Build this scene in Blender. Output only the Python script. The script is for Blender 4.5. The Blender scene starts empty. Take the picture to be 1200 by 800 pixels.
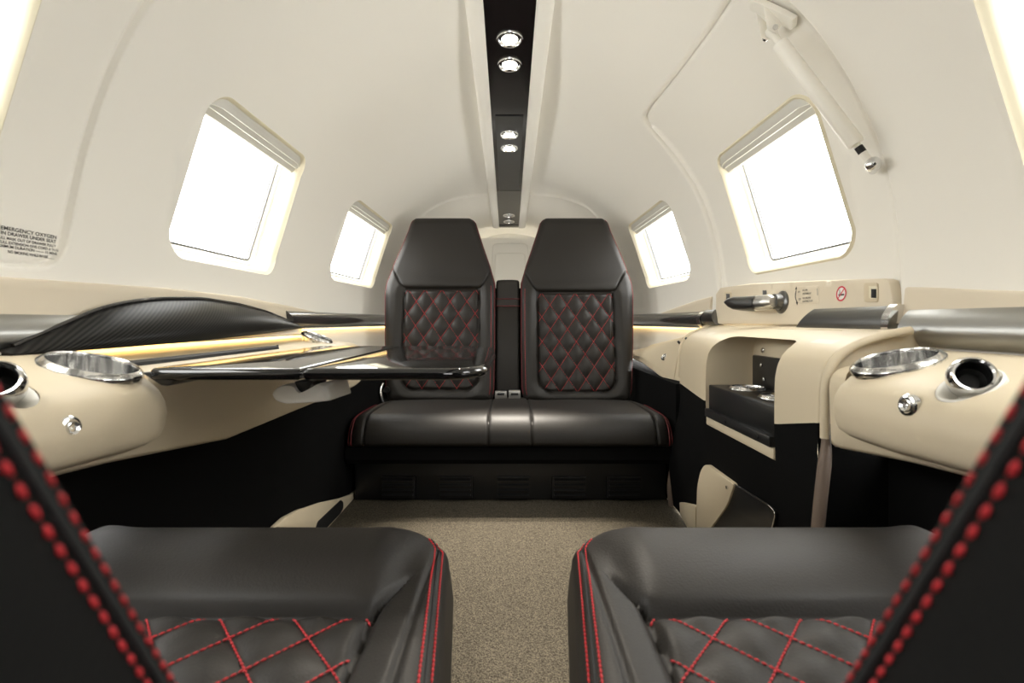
import bpy, bmesh, math, random
import numpy as np
from mathutils import Vector, Matrix
from mathutils.geometry import delaunay_2d_cdt

random.seed(7)
PI = math.pi
C = bpy.context.scene.collection
H = 0.565                      # eye height above the cabin floor
VX, VY, F = 598.0, 376.0, 600.0
V = Vector

# ------------------------------------------------------------------ measuring helpers (camera at x=0, y=0, height H; +y aft)
def ray(px, py): return ((px - VX) / F, (VY - py) / F)
def atY(px, py, Y):
    a, b = ray(px, py); return V((a * Y, Y, b * Y))
def atX(px, py, X):
    a, b = ray(px, py); return V((X, X / a, b * X / a))
def atZ(px, py, Z):
    a, b = ray(px, py); return V((a * Z / b, Z / b, Z))
def lerp(a, b, t): return a + (b - a) * t
def sstep(t):
    t = np.clip(t, 0, 1); return t * t * (3 - 2 * t)
def ss(a, b, x):
    t = min(1, max(0, (x - a) / (b - a))); return t * t * (3 - 2 * t)
def interp(x, xs, ys): return float(np.interp(x, xs, ys))

# ------------------------------------------------------------------ mesh builder
WORLD = {}
class MB:
    def __init__(s): s.v = []; s.f = []
    def add(s, vs, fs):
        o = len(s.v); s.v += [V(p) for p in vs]; s.f += [tuple(i + o for i in f) for f in fs]; return s
    def grid(s, rows, wrap=False, wrapv=False, cap=False, flip=False):
        n = len(rows[0]); m = len(rows); o = len(s.v)
        for r in rows: s.v += [V(p) for p in r]
        for j in range(m if wrapv else m - 1):
            for i in range(n if wrap else n - 1):
                a = o + j * n + i; b = o + j * n + (i + 1) % n
                c = o + ((j + 1) % m) * n + (i + 1) % n; d = o + ((j + 1) % m) * n + i
                s.f.append((a, d, c, b) if flip else (a, b, c, d))
        if cap:
            s.f.append(tuple(o + i for i in range(n))[::1 if flip else -1])
            s.f.append(tuple(o + (m - 1) * n + i for i in range(n))[::-1 if flip else 1])
        return s
    def tube(s, path, r, n=8, closed=False, flat=1.0, up=None):
        path = [V(p) for p in path]; m = len(path); rows = []; prev = None
        for i, p in enumerate(path):
            a = path[(i - 1) % m] if (closed or i > 0) else path[0]
            b = path[(i + 1) % m] if (closed or i < m - 1) else path[-1]
            t = (b - a).normalized()
            if prev is None:
                u = V(up) if up else (V((0, 0, 1)) if abs(t.z) < .9 else V((1, 0, 0)))
            else: u = prev
            u = (u - t * u.dot(t)).normalized(); prev = u
            w = t.cross(u); rr = r[i] if isinstance(r, (list, tuple)) else r
            rows.append([p + (u * math.cos(k * 2 * PI / n) * flat + w * math.sin(k * 2 * PI / n)) * rr for k in range(n)])
        s.grid(rows, wrap=True, wrapv=closed, cap=not closed); return s
    def lathe(s, prof, org, axis, n=32, cap=False):
        t = V(axis).normalized(); u = V((0, 0, 1)) if abs(t.z) < .9 else V((1, 0, 0))
        u = (u - t * u.dot(t)).normalized(); w = t.cross(u); org = V(org)
        rows = [[org + t * h + (u * math.cos(k * 2 * PI / n) + w * math.sin(k * 2 * PI / n)) * max(r, 1e-5) for k in range(n)] for r, h in prof]
        s.grid(rows, wrap=True, cap=cap); return s
    def box(s, lo, hi):
        x0, y0, z0 = lo; x1, y1, z1 = hi
        return s.add([(x0,y0,z0),(x1,y0,z0),(x1,y1,z0),(x0,y1,z0),(x0,y0,z1),(x1,y0,z1),(x1,y1,z1),(x0,y1,z1)],
                     [(3,2,1,0),(4,5,6,7),(0,1,5,4),(1,2,6,5),(2,3,7,6),(3,0,4,7)])
    def prism(s, poly, vec):
        n = len(poly); vec = V(vec); p = [V(q) for q in poly]
        return s.add(p + [q + vec for q in p], [tuple(range(n))[::-1], tuple(range(n, 2 * n))] + [(i, (i + 1) % n, n + (i + 1) % n, n + i) for i in range(n)])
    def dashes(s, path, pitch=.006, fill=.72, r=.0009, lift=None):
        P = [V(p) for p in path]; L = [0]
        for a, b in zip(P, P[1:]): L.append(L[-1] + (b - a).length)
        if L[-1] < pitch: return s
        ks = int(L[-1] / pitch); xs = np.array(L); A = np.array([list(p) for p in P])
        f = lambda d: V([float(np.interp(d, xs, A[:, k])) for k in range(3)])
        for k in range(ks):
            a = f(k * pitch); b = f((k + fill) * pitch); t = b - a
            if t.length < 1e-6: continue
            t.normalize(); u = V((0, 0, 1)) if abs(t.z) < .8 else V((0, 1, 0)); u = (u - t * u.dot(t)).normalized(); w = t.cross(u)
            m = (a + b) / 2; c = [a, m, b]; rr = [r * .5, r, r * .5]
            o = len(s.v)
            for q, q_r in zip(c, rr):
                for x, y in ((1, 0), (0, 1), (-1, 0), (0, -1)): s.v.append(q + u * x * q_r + w * y * q_r)
            for j in range(2):
                for i in range(4): s.f.append((o + j*4 + i, o + j*4 + (i+1) % 4, o + j*4 + 4 + (i+1) % 4, o + j*4 + 4 + i))
            s.f.append((o+3, o+2, o+1, o)); s.f.append((o+8, o+9, o+10, o+11))
        return s
    def build(s, name, mat, parent=None, sharp=38, bevel=0, bseg=2, fix=True, weld=0, normals=None):
        me = bpy.data.meshes.new(name)
        pts = [p + V((0, 0, H)) for p in s.v]
        if parent is not None: org = WORLD[parent.name]
        else:
            A = np.array([list(p) for p in pts]); lo, hi = A.min(0), A.max(0); org = V(((lo[0]+hi[0])/2, (lo[1]+hi[1])/2, lo[2]))
        me.from_pydata([tuple(p - org) for p in pts], [], s.f); me.update()
        if fix or bevel or weld:
            bm = bmesh.new(); bm.from_mesh(me)
            if weld: bmesh.ops.remove_doubles(bm, verts=bm.verts, dist=weld)
            if fix: bmesh.ops.recalc_face_normals(bm, faces=bm.faces)
            if bevel:
                es = [e for e in bm.edges if len(e.link_faces) == 2 and e.calc_face_angle(0) > .5]
                bmesh.ops.bevel(bm, geom=es, offset=bevel, segments=bseg, profile=.5, affect='EDGES', clamp_overlap=True)
            bm.to_mesh(me); bm.free()
        me.polygons.foreach_set('use_smooth', [len(p.vertices) <= 8 for p in me.polygons])
        if sharp: me.set_sharp_from_angle(angle=math.radians(sharp))
        if normals is not None: me.normals_split_custom_set_from_vertices(normals)
        o = bpy.data.objects.new(name, me); C.objects.link(o)
        if mat is not None: me.materials.append(mat)
        if parent is not None:
            o.parent = parent; WORLD[o.name] = org
        else:
            o.location = org; WORLD[o.name] = org
        return o

def thing(name, label, cat, loc, group=None, kind=None):
    o = bpy.data.objects.new(name, None); C.objects.link(o); o.empty_display_size = .05
    o.location = V(loc) + V((0, 0, H)); WORLD[o.name] = V(o.location)
    o['label'] = label; o['category'] = cat
    if group: o['group'] = group
    if kind: o['kind'] = kind
    return o
def tag(o, label, cat, group=None, kind=None):
    o['label'] = label; o['category'] = cat
    if group: o['group'] = group
    if kind: o['kind'] = kind
    return o

# ------------------------------------------------------------------ materials
def mat(name, col, rough=.5, metal=0, spec=.5, coat=0, emit=None, estr=0, aniso=0):
    m = bpy.data.materials.new(name); m.use_nodes = True; b = m.node_tree.nodes['Principled BSDF']
    b.inputs['Base Color'].default_value = (*col, 1); b.inputs['Roughness'].default_value = rough; b.inputs['Metallic'].default_value = metal
    b.inputs['Specular IOR Level'].default_value = spec; b.inputs['Coat Weight'].default_value = coat
    if coat: b.inputs['Coat Roughness'].default_value = .04
    if aniso: b.inputs['Anisotropic'].default_value = aniso
    if emit: b.inputs['Emission Color'].default_value = (*emit, 1); b.inputs['Emission Strength'].default_value = estr
    return m
def nodes(m): return m.node_tree.nodes, m.node_tree.links, m.node_tree.nodes['Principled BSDF']
def bump(m, scale, strength, dist=.001, detail=3, mapscale=None, kind='noise'):
    N, L, b = nodes(m); tc = N.new('ShaderNodeTexCoord'); mp = N.new('ShaderNodeMapping')
    if mapscale: mp.inputs['Scale'].default_value = mapscale
    L.new(tc.outputs['Object'], mp.inputs['Vector'])
    if kind == 'noise':
        t = N.new('ShaderNodeTexNoise'); t.inputs['Scale'].default_value = scale; t.inputs['Detail'].default_value = detail; out = t.outputs['Fac']
    else:
        t = N.new('ShaderNodeTexVoronoi'); t.inputs['Scale'].default_value = scale; out = t.outputs['Distance']
    L.new(mp.outputs['Vector'], t.inputs['Vector'])
    bp = N.new('ShaderNodeBump'); bp.inputs['Strength'].default_value = strength; bp.inputs['Distance'].default_value = dist
    L.new(out, bp.inputs['Height']); L.new(bp.outputs['Normal'], b.inputs['Normal'])
    return t, mp
def varcol(m, t_out, c0, c1, p0=.3, p1=.7):
    N, L, b = nodes(m); r = N.new('ShaderNodeValToRGB'); r.color_ramp.elements[0].position = p0; r.color_ramp.elements[1].position = p1
    r.color_ramp.elements[0].color = (*c0, 1); r.color_ramp.elements[1].color = (*c1, 1)
    L.new(t_out, r.inputs['Fac']); L.new(r.outputs['Color'], b.inputs['Base Color'])

M = {}
M['wall'] = mat('cream_headliner', (.865, .838, .775), .6, spec=.3); bump(M['wall'], 900, .12, .0006)
M['ledge'] = mat('beige_vinyl', (.63, .54, .39), .5, spec=.35); bump(M['ledge'], 1100, .12, .0005)
M['tan'] = mat('tan_vinyl', (.70, .62, .49), .52, spec=.35); bump(M['tan'], 1100, .12, .0005)
M['white'] = mat('ivory_plastic', (.86, .83, .75), .38)
M['shade'] = mat('grey_white_shade', (.60, .585, .53), .4)
M['reveal'] = mat('yellowed_ivory_reveal', (.74, .68, .52), .45)
M['gasket'] = mat('grey_gasket', (.12, .12, .12), .5)
M['black'] = mat('black_side_carpet', (.0045, .0045, .0045), .95, spec=.08); bump(M['black'], 500, .4, .001)
M['blackplastic'] = mat('black_plastic', (.012, .012, .012), .35)
M['leather'] = mat('charcoal_leather', (.0165, .0142, .0118), .52, spec=.31); t, _ = bump(M['leather'], 420, .22, .0007, kind='voronoi')
M['matleather'] = mat('matt_black_leather', (.008, .008, .0075), .8, spec=.12); bump(M['matleather'], 420, .2, .0007, kind='voronoi')
M['thread'] = mat('red_thread', (.48, .016, .022), .6)
M['piping'] = mat('dark_red_piping', (.15, .008, .012), .5)
M['seam'] = mat('black_seam', (.006, .006, .006), .7)
M['gloss'] = mat('black_gloss_lacquer', (.005, .005, .005), .07, spec=.5, coat=.2)
M['panelgloss'] = mat('black_ceiling_panel', (.010, .008, .008), .16, spec=.22)
M['insert'] = mat('dark_console_insert', (.006, .006, .006), .28, spec=.35)
M['panelgrey'] = mat('grey_ceiling_panel', (.055, .05, .042), .3, spec=.5)
M['chrome'] = mat('polished_metal', (.72, .72, .72), .14, metal=1); 
M['cup'] = mat('turned_metal_painted_glints', (.62, .62, .61), .20, metal=1); t, mp = bump(M['cup'], 75, .9, .0012, mapscale=(1, 1, .004), detail=3); varcol(M['cup'], t.outputs['Fac'], (.34, .34, .34), (.95, .95, .94), .40, .60)  # turning marks and their streaky reflections are painted into the base colour
M['steel'] = mat('brushed_metal', (.37, .37, .355), .34, metal=1, aniso=.5); bump(M['steel'], 60, .12, .0004, mapscale=(40, 1, 40), detail=5)
M['darksteel'] = mat('dark_satin_metal', (.16, .16, .155), .33, metal=1); bump(M['darksteel'], 60, .1, .0004, mapscale=(40, 1, 40), detail=5)
M['blacktrim'] = mat('dark_gloss_trim', (.03, .028, .027), .16, spec=.5, coat=.3)
M['seal'] = mat('brown_rubber_seal', (.17, .125, .095), .45)
M['carpet'] = mat('beige_brown_carpet', (.2, .17, .12), .95, spec=.1)
t, mp = bump(M['carpet'], 420, .9, .003, detail=4); varcol(M['carpet'], t.outputs['Fac'], (.026, .0215, .015), (.128, .110, .081), .34, .66)
M['led'] = mat('warm_led', (1, .8, .4), .5, emit=(1.0, .68, .25), estr=2.6)
M['lamp'] = mat('lamp_lens', (1, 1, .9), .3, emit=(1.0, .93, .78), estr=22)
M['lens_off'] = mat('unlit_lens', (.5, .5, .48), .15, spec=.6)
M['text'] = mat('dark_lettering', (.06, .058, .055), .6)
M['red'] = mat('red_print', (.6, .02, .05), .5)
M['whiteprint'] = mat('white_print', (.85, .84, .8), .5)
M['satin'] = mat('satin_metal', (.62, .61, .58), .3, metal=1)
M['grey'] = mat('grey_buckle', (.33, .32, .30), .3, metal=.7)
# carbon weave: diagonal fine twill
m = M['carbon'] = mat('carbon_fibre', (.012, .012, .012),   .36, coat=0, spec=.09); N, L, b = nodes(m)
tc = N.new('ShaderNodeTexCoord'); mp = N.new('ShaderNodeMapping'); mp.inputs['Rotation'].default_value = (math.radians(66), 0, 0)
w = N.new('ShaderNodeTexWave'); w.inputs['Scale'].default_value = 85; w.bands_direction = 'Y'
r = N.new('ShaderNodeValToRGB'); r.color_ramp.elements[0].color = (.003, .003, .003, 1); r.color_ramp.elements[1].color = (.026, .025, .023, 1)
L.new(tc.outputs['Object'], mp.inputs['Vector']); L.new(mp.outputs['Vector'], w.inputs['Vector']); L.new(w.outputs['Fac'], r.inputs['Fac']); L.new(r.outputs['Color'], b.inputs['Base Color'])
# window glass
m = M['glass'] = bpy.data.materials.new('clear_pane'); m.use_nodes = True; N = m.node_tree.nodes; N.clear(); L = m.node_tree.links
o_ = N.new('ShaderNodeOutputMaterial'); mx = N.new('ShaderNodeMixShader'); tr = N.new('ShaderNodeBsdfTransparent'); gl = N.new('ShaderNodeBsdfGlossy')
gl.inputs['Roughness'].default_value = .03; mx.inputs['Fac'].default_value = .05; tr.inputs['Color'].default_value = (.97, .98, .97, 1)
L.new(tr.outputs[0], mx.inputs[1]); L.new(gl.outputs[0], mx.inputs[2]); L.new(mx.outputs[0], o_.inputs['Surface'])

# ------------------------------------------------------------------ 2D polygons and triangulation
def seg_dist(P, A, B):
    AB = B - A; l2 = max((AB ** 2).sum(), 1e-12); t = np.clip(((P - A) @ AB) / l2, 0, 1)
    return np.sqrt(((P - (A + t[:, None] * AB)) ** 2).sum(1))
def line_dist(P, pts, closed):
    pts = np.asarray(pts, float); n = len(pts); d = np.full(len(P), 1e9)
    for i in range(n if closed else n - 1): d = np.minimum(d, seg_dist(P, pts[i], pts[(i + 1) % n]))
    return d
def inside(P, pts):
    pts = np.asarray(pts, float); x, y = P[:, 0], P[:, 1]; r = np.zeros(len(P), bool); j = len(pts) - 1
    for i in range(len(pts)):
        xi, yi = pts[i]; xj, yj = pts[j]
        if yi != yj: r ^= ((yi > y) != (yj > y)) & (x < (xj - xi) * (y - yi) / (yj - yi) + xi)
        j = i
    return r
def poly_sd(P, pts):
    d = line_dist(P, pts, True); return np.where(inside(P, pts), -d, d)
def resample(pts, step, closed=False):
    P = [np.array(p, float) for p in pts]
    if closed: P.append(P[0])
    L = [0]
    for a, b in zip(P, P[1:]): L.append(L[-1] + np.linalg.norm(b - a))
    n = max(2, int(L[-1] / step)); A = np.array(P); d = np.linspace(0, L[-1], n + 1)
    if closed: d = d[:-1]
    return np.stack([np.interp(d, L, A[:, k]) for k in range(A.shape[1])], 1)
def smooth_line(pts, step, closed=False, it=3):
    P = resample(pts, step, closed)
    for _ in range(it):
        if closed: P = (np.roll(P, 1, 0) + 2 * P + np.roll(P, -1, 0)) / 4
        else: P[1:-1] = (P[:-2] + 2 * P[1:-1] + P[2:]) / 4
    return P
def offset_poly(pts, d):
    """closed polygon moved inwards by d"""
    P = np.asarray(pts, float); t = np.roll(P, -1, 0) - np.roll(P, 1, 0); t /= np.maximum(np.linalg.norm(t, axis=1, keepdims=True), 1e-9)
    n = np.stack([-t[:, 1], t[:, 0]], 1); A = ((P[:, 0] * np.roll(P[:, 1], -1)) - (np.roll(P[:, 0], -1) * P[:, 1])).sum()
    return P + n * d * (1 if A > 0 else -1)
def round_rect(cx, cy, hx, hy, r, n=8):
    out = []
    for sx, sy, a0 in ((1, 1, 0), (-1, 1, 90), (-1, -1, 180), (1, -1, 270)):
        for k in range(n + 1):
            a = math.radians(a0 + 90 * k / n); out.append((cx + sx * (hx - r) + r * math.cos(a), cy + sy * (hy - r) + r * math.sin(a)))
    return out
def round_poly(pts, r, n=5):
    out = []; m = len(pts); r_ = r if isinstance(r, (list, tuple)) else [r] * m
    for i in range(m):
        p = np.array(pts[i], float); a = np.array(pts[i - 1], float); b = np.array(pts[(i + 1) % m], float)
        da = a - p; db = b - p; la = np.linalg.norm(da); lb = np.linalg.norm(db); k = min(r_[i], la * .45, lb * .45)
        if k < 1e-5: out.append(tuple(p)); continue
        p0 = p + da / la * k; p1 = p + db / lb * k
        for j in range(n + 1):
            t = j / n; out.append(tuple((1-t)**2 * p0 + 2*t*(1-t) * p + t*t * p1))
    return out
def tri_region(outer, holes=(), step=.02, extra=None):
    loops = [np.asarray(outer, float)] + [np.asarray(h, float) for h in holes]
    lo, hi = loops[0].min(0), loops[0].max(0)
    gx = np.arange(lo[0] + step / 2, hi[0], step); gy = np.arange(lo[1] + step / 2, hi[1], step)
    G = np.array([(x, y) for x in gx for y in gy]).reshape(-1, 2)
    if extra is not None and len(extra): G = np.concatenate([G, extra])
    if len(G):
        keep = inside(G, loops[0])
        for k, l in enumerate(loops):
            keep &= line_dist(G, l, True) > (step * .3 if extra is None else .0022)
            if k: keep &= ~inside(G, l)
        G = G[keep]
    vs = []; es = []
    for l in loops:
        o = len(vs); n = len(l); vs += [V(p) for p in l]; es += [(o + i, o + (i + 1) % n) for i in range(n)]
    vs += [V(p) for p in G]
    r = delaunay_2d_cdt(vs, es, [], 0, 1e-6); P = np.array([list(p) for p in r[0]]); T = np.array([f for f in r[2]])
    c = P[T].mean(1); k = inside(c, loops[0])
    for h in loops[1:]: k &= ~inside(c, h)
    return P, T[k]

def sheet(prof, tmap, t0, t1, holes=(), step=.012, mod=None, dense=()):
    """open profile swept along y, as one triangulated sheet with round holes (centre, radius) cut in its upper side; returns MB and a point function"""
    def pts(Y): return prof(Y)
    ref = pts((tmap(t0) + tmap(t1)) / 2); S_ = [0]
    for a, b in zip(ref, ref[1:]): S_.append(S_[-1] + math.hypot(a[0] - b[0], a[1] - b[1]))
    def f(s, t):
        Y = tmap(t); p = pts(Y); x = interp(s, S_, [q[0] for q in p]); z = interp(s, S_, [q[1] for q in p]); return mod(x, Y, z, t) if mod else V((x, Y, z))
    hl = []
    for (cx, cy), r in holes:
        p = pts(cy); top = next((i for i in range(1, len(p)) if p[i][0] > p[i - 1][0]), len(p)); xs = [-q[0] for q in p[:top]]
        hl.append([(interp(-(cx + r * .955 * math.cos(a)), xs, S_[:top]), cy + r * math.sin(a)) for a in np.linspace(0, 2 * PI, 48, endpoint=False)])
    ex = np.array([(s, t) for t in np.arange(t0 + step * .5, t1, step) for s in sorted(S_[1:-1] + [(a + b) / 2 for a, b in zip(S_, S_[1:])])] + [(s, t) for t in dense for s in np.arange(.004, S_[-1], .008)])
    P_, T_ = tri_region(resample([(0, t0), (S_[-1], t0), (S_[-1], t1), (0, t1)], .010, True), hl, .05, ex)
    mb = MB(); mb.v = [f(*q) for q in P_]; mb.f = [tuple(q) for q in T_]
    return mb, f, S_[-1]

# ------------------------------------------------------------------ the cabin shell: x = R sin t, z = RC + R cos t, R tapering aft
RC = .095
def Rf(Y): return .63 - .13 * max(0, (Y - 1.5) / 1.8) ** 1.3
def S(b, a, off=0.0):
    t = a / .63; R = Rf(b) - off; return V((R * math.sin(t), b, RC + R * math.cos(t)))
def hit(px, py, off=0.0):
    a, b = ray(px, py); v2 = a * a + b * b; Y = 1.0
    for _ in range(40):
        R = Rf(Y) - off; Y = (b * RC + math.sqrt(b * b * RC * RC + v2 * (R * R - RC * RC))) / v2
    return (Y, .63 * math.atan2(a * Y, b * Y - RC))
def a_of_z(z, side): return side * .63 * math.acos((z - RC) / .63)
def hits(l): return [hit(*p) for p in l]

FEAT = []      # surface relief: (points, closed, function of signed distance, offsets at which extra points go)
panel_left = smooth_line(hits([(210, -40), (180, 0), (152, 45), (125, 107), (104, 170), (90, 230), (80, 275), (74, 300), (66, 309), (45, 312), (20, 311), (0, 309)]), .01)
panel_left = [tuple(p) for p in panel_left] + [(.40, a_of_z(.06, -1)), (.05, a_of_z(.06, -1)), (.05, -.28)] + [(panel_left[0][0] - .03, panel_left[0][1] + .10)]
FEAT.append((panel_left, True, lambda d: -.0065 * sstep(.5 - d / .006) - .0045 * np.exp(-((d + .002) / .003) ** 2), (-.010, -.006, -.0035, -.001, .0015, .004, .008)))
door_poly = hits([(843, 345), (840, 322), (830.5, 268), (813.5, 222), (801, 203), (780, 174), (760, 151), (753.5, 140), (760, 128), (795, 84), (830, 37), (852, 3), (872, -16), (895, -18), (927, 10), (952, 38), (975, 70), (992, 97), (1007, 130), (1029, 180), (1041, 228), (1047, 275), (1050, 330)])
d0 = door_poly[0]; d1 = door_poly[-1]
door_poly = door_poly + [(d1[0] - .015, a_of_z(-.02, 1)), (d0[0] + .0, a_of_z(-.02, 1))]
door_poly = smooth_line(door_poly, .008, True, 4)
FEAT.append((door_poly, True, lambda d: -.009 * sstep(.5 - d / .009) - .007 * np.exp(-(d / .0055) ** 2), (-.012, -.008, -.004, -.002, 0, .002, .004, .008, .012)))
bead = smooth_line(hits([(848, 352), (844.5, 322), (835, 268), (818, 222), (805, 202), (784, 173), (764, 150.5)]), .008)
FEAT.append((bead, False, lambda d: .009 * np.exp(-(d / .006) ** 2), (-.012, -.006, -.003, 0, .003, .006, .012)))
arc_l = smooth_line(hits([(489, 262), (497, 250), (510, 241), (530, 233), (550, 229.5), (572, 228)]), .008)
arc_r = smooth_line(hits([(706, 262), (698, 250), (686, 241), (666, 233), (645, 229), (622, 227.5)]), .008)
for arc in (arc_l, arc_r): FEAT.append((arc, False, lambda d: .009 * np.exp(-(d / .006) ** 2), (-.012, -.006, -.003, 0, .003, .006, .012)))
def relief(P):
    P = np.asarray(P, float).reshape(-1, 2); o = np.zeros(len(P))
    for pts, closed, fn, _ in FEAT:
        A = np.asarray(pts); lo = A.min(0) - .05; hi = A.max(0) + .05
        k = ((P >= lo) & (P <= hi)).all(1)
        if k.any():
            q = P[k]; d = poly_sd(q, pts) if closed else line_dist(q, pts, False); o[k] += fn(d)
    return o

WINS = []
for side, nm in ((-1, 'left'), (1, 'right')):
    at, ab = a_of_z(.415, side), a_of_z(.135, side)
    for y0, y1, zb in ((.205, .602, .135), (.957, 1.352, .135), (1.765, 2.20, .158)):
        ab = a_of_z(zb, side); WINS.append((side, (y0 + y1) / 2, (at + ab) / 2, (y1 - y0) / 2, abs(ab - at) / 2))
def win_loop(w, grow, r=.034, n=9):
    side, cb, ca, hb, ha = w; return round_rect(cb, ca, hb + grow, ha + grow, max(r + grow, .008), n)
LIP = .016
AM = .63 * math.radians(113)
outer = [tuple(p) for p in resample([(-1.0, -AM), (3.42, -AM), (3.42, AM), (-1.0, AM)], .03, True)]
extra = []
for pts, closed, fn, offs in FEAT:
    P = resample(pts, .006, closed); t = np.gradient(P, axis=0); t /= np.maximum(np.linalg.norm(t, axis=1, keepdims=True), 1e-9); n = np.stack([-t[:, 1], t[:, 0]], 1)
    for o in offs: extra.append(P + n * o)
extra = np.concatenate(extra)
holes = [win_loop(w, LIP) for w in WINS]
P, T = tri_region(outer, holes, .022, extra)
off = relief(P)
pos = np.array([list(S(p[0], p[1], o)) for p, o in zip(P, off)])
fn_ = np.cross(pos[T[:, 1]] - pos[T[:, 0]], pos[T[:, 2]] - pos[T[:, 0]])
axis_v = np.stack([pos[:, 0], np.zeros(len(pos)), pos[:, 2] - RC], 1); cen_ax = axis_v[T].mean(1)
fl = (fn_ * cen_ax).sum(1) > 0; T[fl] = T[fl][:, ::-1]; fn_[fl] *= -1
vn = np.zeros_like(pos)
for k in range(3): np.add.at(vn, T[:, k], fn_)
vn /= np.maximum(np.linalg.norm(vn, axis=1, keepdims=True), 1e-12)
cen = P[T].mean(1); indoor = inside(cen, door_poly); cut = .63 * math.radians(56)
def shell_piece(name, sel):
    ids = np.unique(T[sel]); mp_ = -np.ones(len(pos), int); mp_[ids] = np.arange(len(ids))
    mb = MB(); mb.v = [V(p) for p in pos[ids]]; mb.f = [tuple(mp_[f]) for f in T[sel]]
    return mb.build(name, M['wall'], None, sharp=0, fix=False, normals=[tuple(n) for n in vn[ids]])
def struct(o, label=None):
    o['kind'] = 'structure'
    if label: o['label'] = label
    return o
struct(shell_piece('wall_left', (cen[:, 1] < -cut)), 'cream curved cabin wall on the table side')
struct(shell_piece('wall_right', (cen[:, 1] > cut) & ~indoor), 'cream curved cabin wall around the cabin door')
struct(shell_piece('ceiling', (abs(cen[:, 1]) <= cut) & ~indoor), 'cream arched headliner with a raised seam over the rear seats')
door = struct(shell_piece('door_1', indoor), 'cream upper cabin door with one window, edged by a thin seam')

# windows
def ring(w, grow, off, r=.034): return [S(b, a, off) for b, a in win_loop(w, grow, r)]
for i, w in enumerate(WINS):
    side, cb, ca, hb, ha = w
    wt = thing('window_%d' % (i + 1), ('left' if side < 0 else 'right') + ' side cabin window, ' + ('nearest the camera, mostly out of frame', 'the large middle one' if side < 0 else 'the one inside the cabin door', 'the small aft one beside the rear seats')[i % 3], 'window', S(cb, ca), kind='structure')
    mb = MB(); rows = []
    lp = win_loop(w, LIP); ro = relief(lp); rows.append([S(b, a, o) for (b, a), o in zip(lp, ro)])
    for k in range(1, 8):
        t = k / 7 * PI / 2; rows.append(ring(w, LIP * (1 - math.sin(t)), -.003 - .026 * (1 - math.cos(t))))
    rows.append(ring(w, -.004, -.054))
    mb.grid(rows, wrap=True).build('reveal', M['reveal'], wt, sharp=60)
    mb = MB(); mb.grid([ring(w, -.003, -.045), ring(w, -.007, -.044), ring(w, -.012, -.047), ring(w, -.016, -.053), ring(w, -.0165, -.060)], wrap=True).build('window_frame', M['white'], wt, sharp=60)
    mb = MB(); mb.grid([ring(w, -.0155, -.0535), ring(w, -.0165, -.0515), ring(w, -.0195, -.0515), ring(w, -.020, -.060)], wrap=True).build('gasket', M['gasket'], wt, sharp=60)
    pp, tt = tri_region(win_loop(w, -.0135), (), .05)
    mb = MB().add([S(b, a, -.0575) for b, a in pp], tt.tolist()); mb.build('pane', M['glass'], wt)
    # pulled-up blind in the head of the opening
    at = ca - side * ha; prof = [(-.012, -.004), (.000, .000), (.010, .0015), (.0115, -.001), (.022, -.0025), (.0235, -.006), (.036, -.009), (.040, -.014), (.038, -.030), (-.012, -.034)]
    rows = []
    for k in range(15):
        u = -1 + 2 * k / 14; e = max(0, abs(u) - .9) / .1
        rows.append([S(cb + u * (hb + .003), at + side * (q if j > 3 else q + e * .006), -.004 + d - e * .006) for j, (q, d) in enumerate(prof)])
    mb = MB(); mb.grid(rows, wrap=True, cap=True); mb.build('window_shade', M['shade'], wt, sharp=30)

def patch(name, pts, off0, off1, bev, m, parent=None, step=.02, dome=None, holes=()):
    """a panel lying on the shell: outline in (aft, girth), standing from off0 to off1"""
    pts = np.asarray(pts, float); ins = offset_poly(pts, bev); mid = offset_poly(pts, bev * .3)
    P, T = tri_region(ins, holes, step); mb = MB(); n = len(ins)
    d = (lambda q: 0.0) if dome is None else dome
    rows = [[S(b, a, off0) for b, a in pts], [S(b, a, off1 - bev) for b, a in pts], [S(b, a, off1 - bev * .3) for b, a in mid], [S(b, a, off1 + d((b, a))) for b, a in ins]]
    mb.grid(rows, wrap=True); mb.add([S(p[0], p[1], off1 + d(p)) for p in P], T.tolist())
    for h in holes: mb.grid([[S(b, a, off1) for b, a in h], [S(b, a, off0) for b, a in h]], wrap=True)
    return mb.build(name, m, parent, sharp=40, weld=1e-5)
# ------------------------------------------------------------------ floor, lower walls, end walls
FL = -H
def lowX(Y): return lerp(.565, .505, ss(.85, 1.25, Y))
struct(MB().box((-.60, -1.0, FL - .02), (.60, 3.42, FL)).build('floor', M['carpet'], None, fix=False), 'beige and brown flecked carpet')
# aft bulkhead with nested moulded panels, and the cap behind it
mb = MB().box((-.56, 3.15, FL), (.56, 3.19, -.02))
arch = [(.56 * math.cos(a) * 1.0, 3.15, max(-.02, min(.51, -.02 + .60 * math.sin(a)))) for a in np.linspace(0, PI, 30)]
mb.prism(arch, (0, .04, 0)); struct(mb.build('wall_back', M['white'], None), 'pale aft bulkhead behind the rear seats')
mb = MB()
for (hw, z0, z1, y0, y1) in ((.125, -.25, .475, 3.138, 3.152), (.105, -.25, .415, 3.126, 3.14), (.13, -.3, .22, 3.112, 3.128)):
    mb.prism([(x, y0, z) for x, z in round_poly([(-hw, z0), (hw, z0), (hw * 1.0, (z0 + z1) / 2), (hw * .86, z1), (-hw * .86, z1), (-hw, (z0 + z1) / 2)], .03)], (0, y1 - y0, 0))
o = mb.build('baggage_panel', M['white'], None, bevel=.004); tag(o, 'pale stepped moulded panel on the aft bulkhead, seen between the two rear seat backs', 'panel')
struct(MB().box((-.62, 3.42, FL), (.62, 3.45, .65)).build('wall_back', M['wall'], None), 'end cap behind the aft bulkhead')
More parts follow.
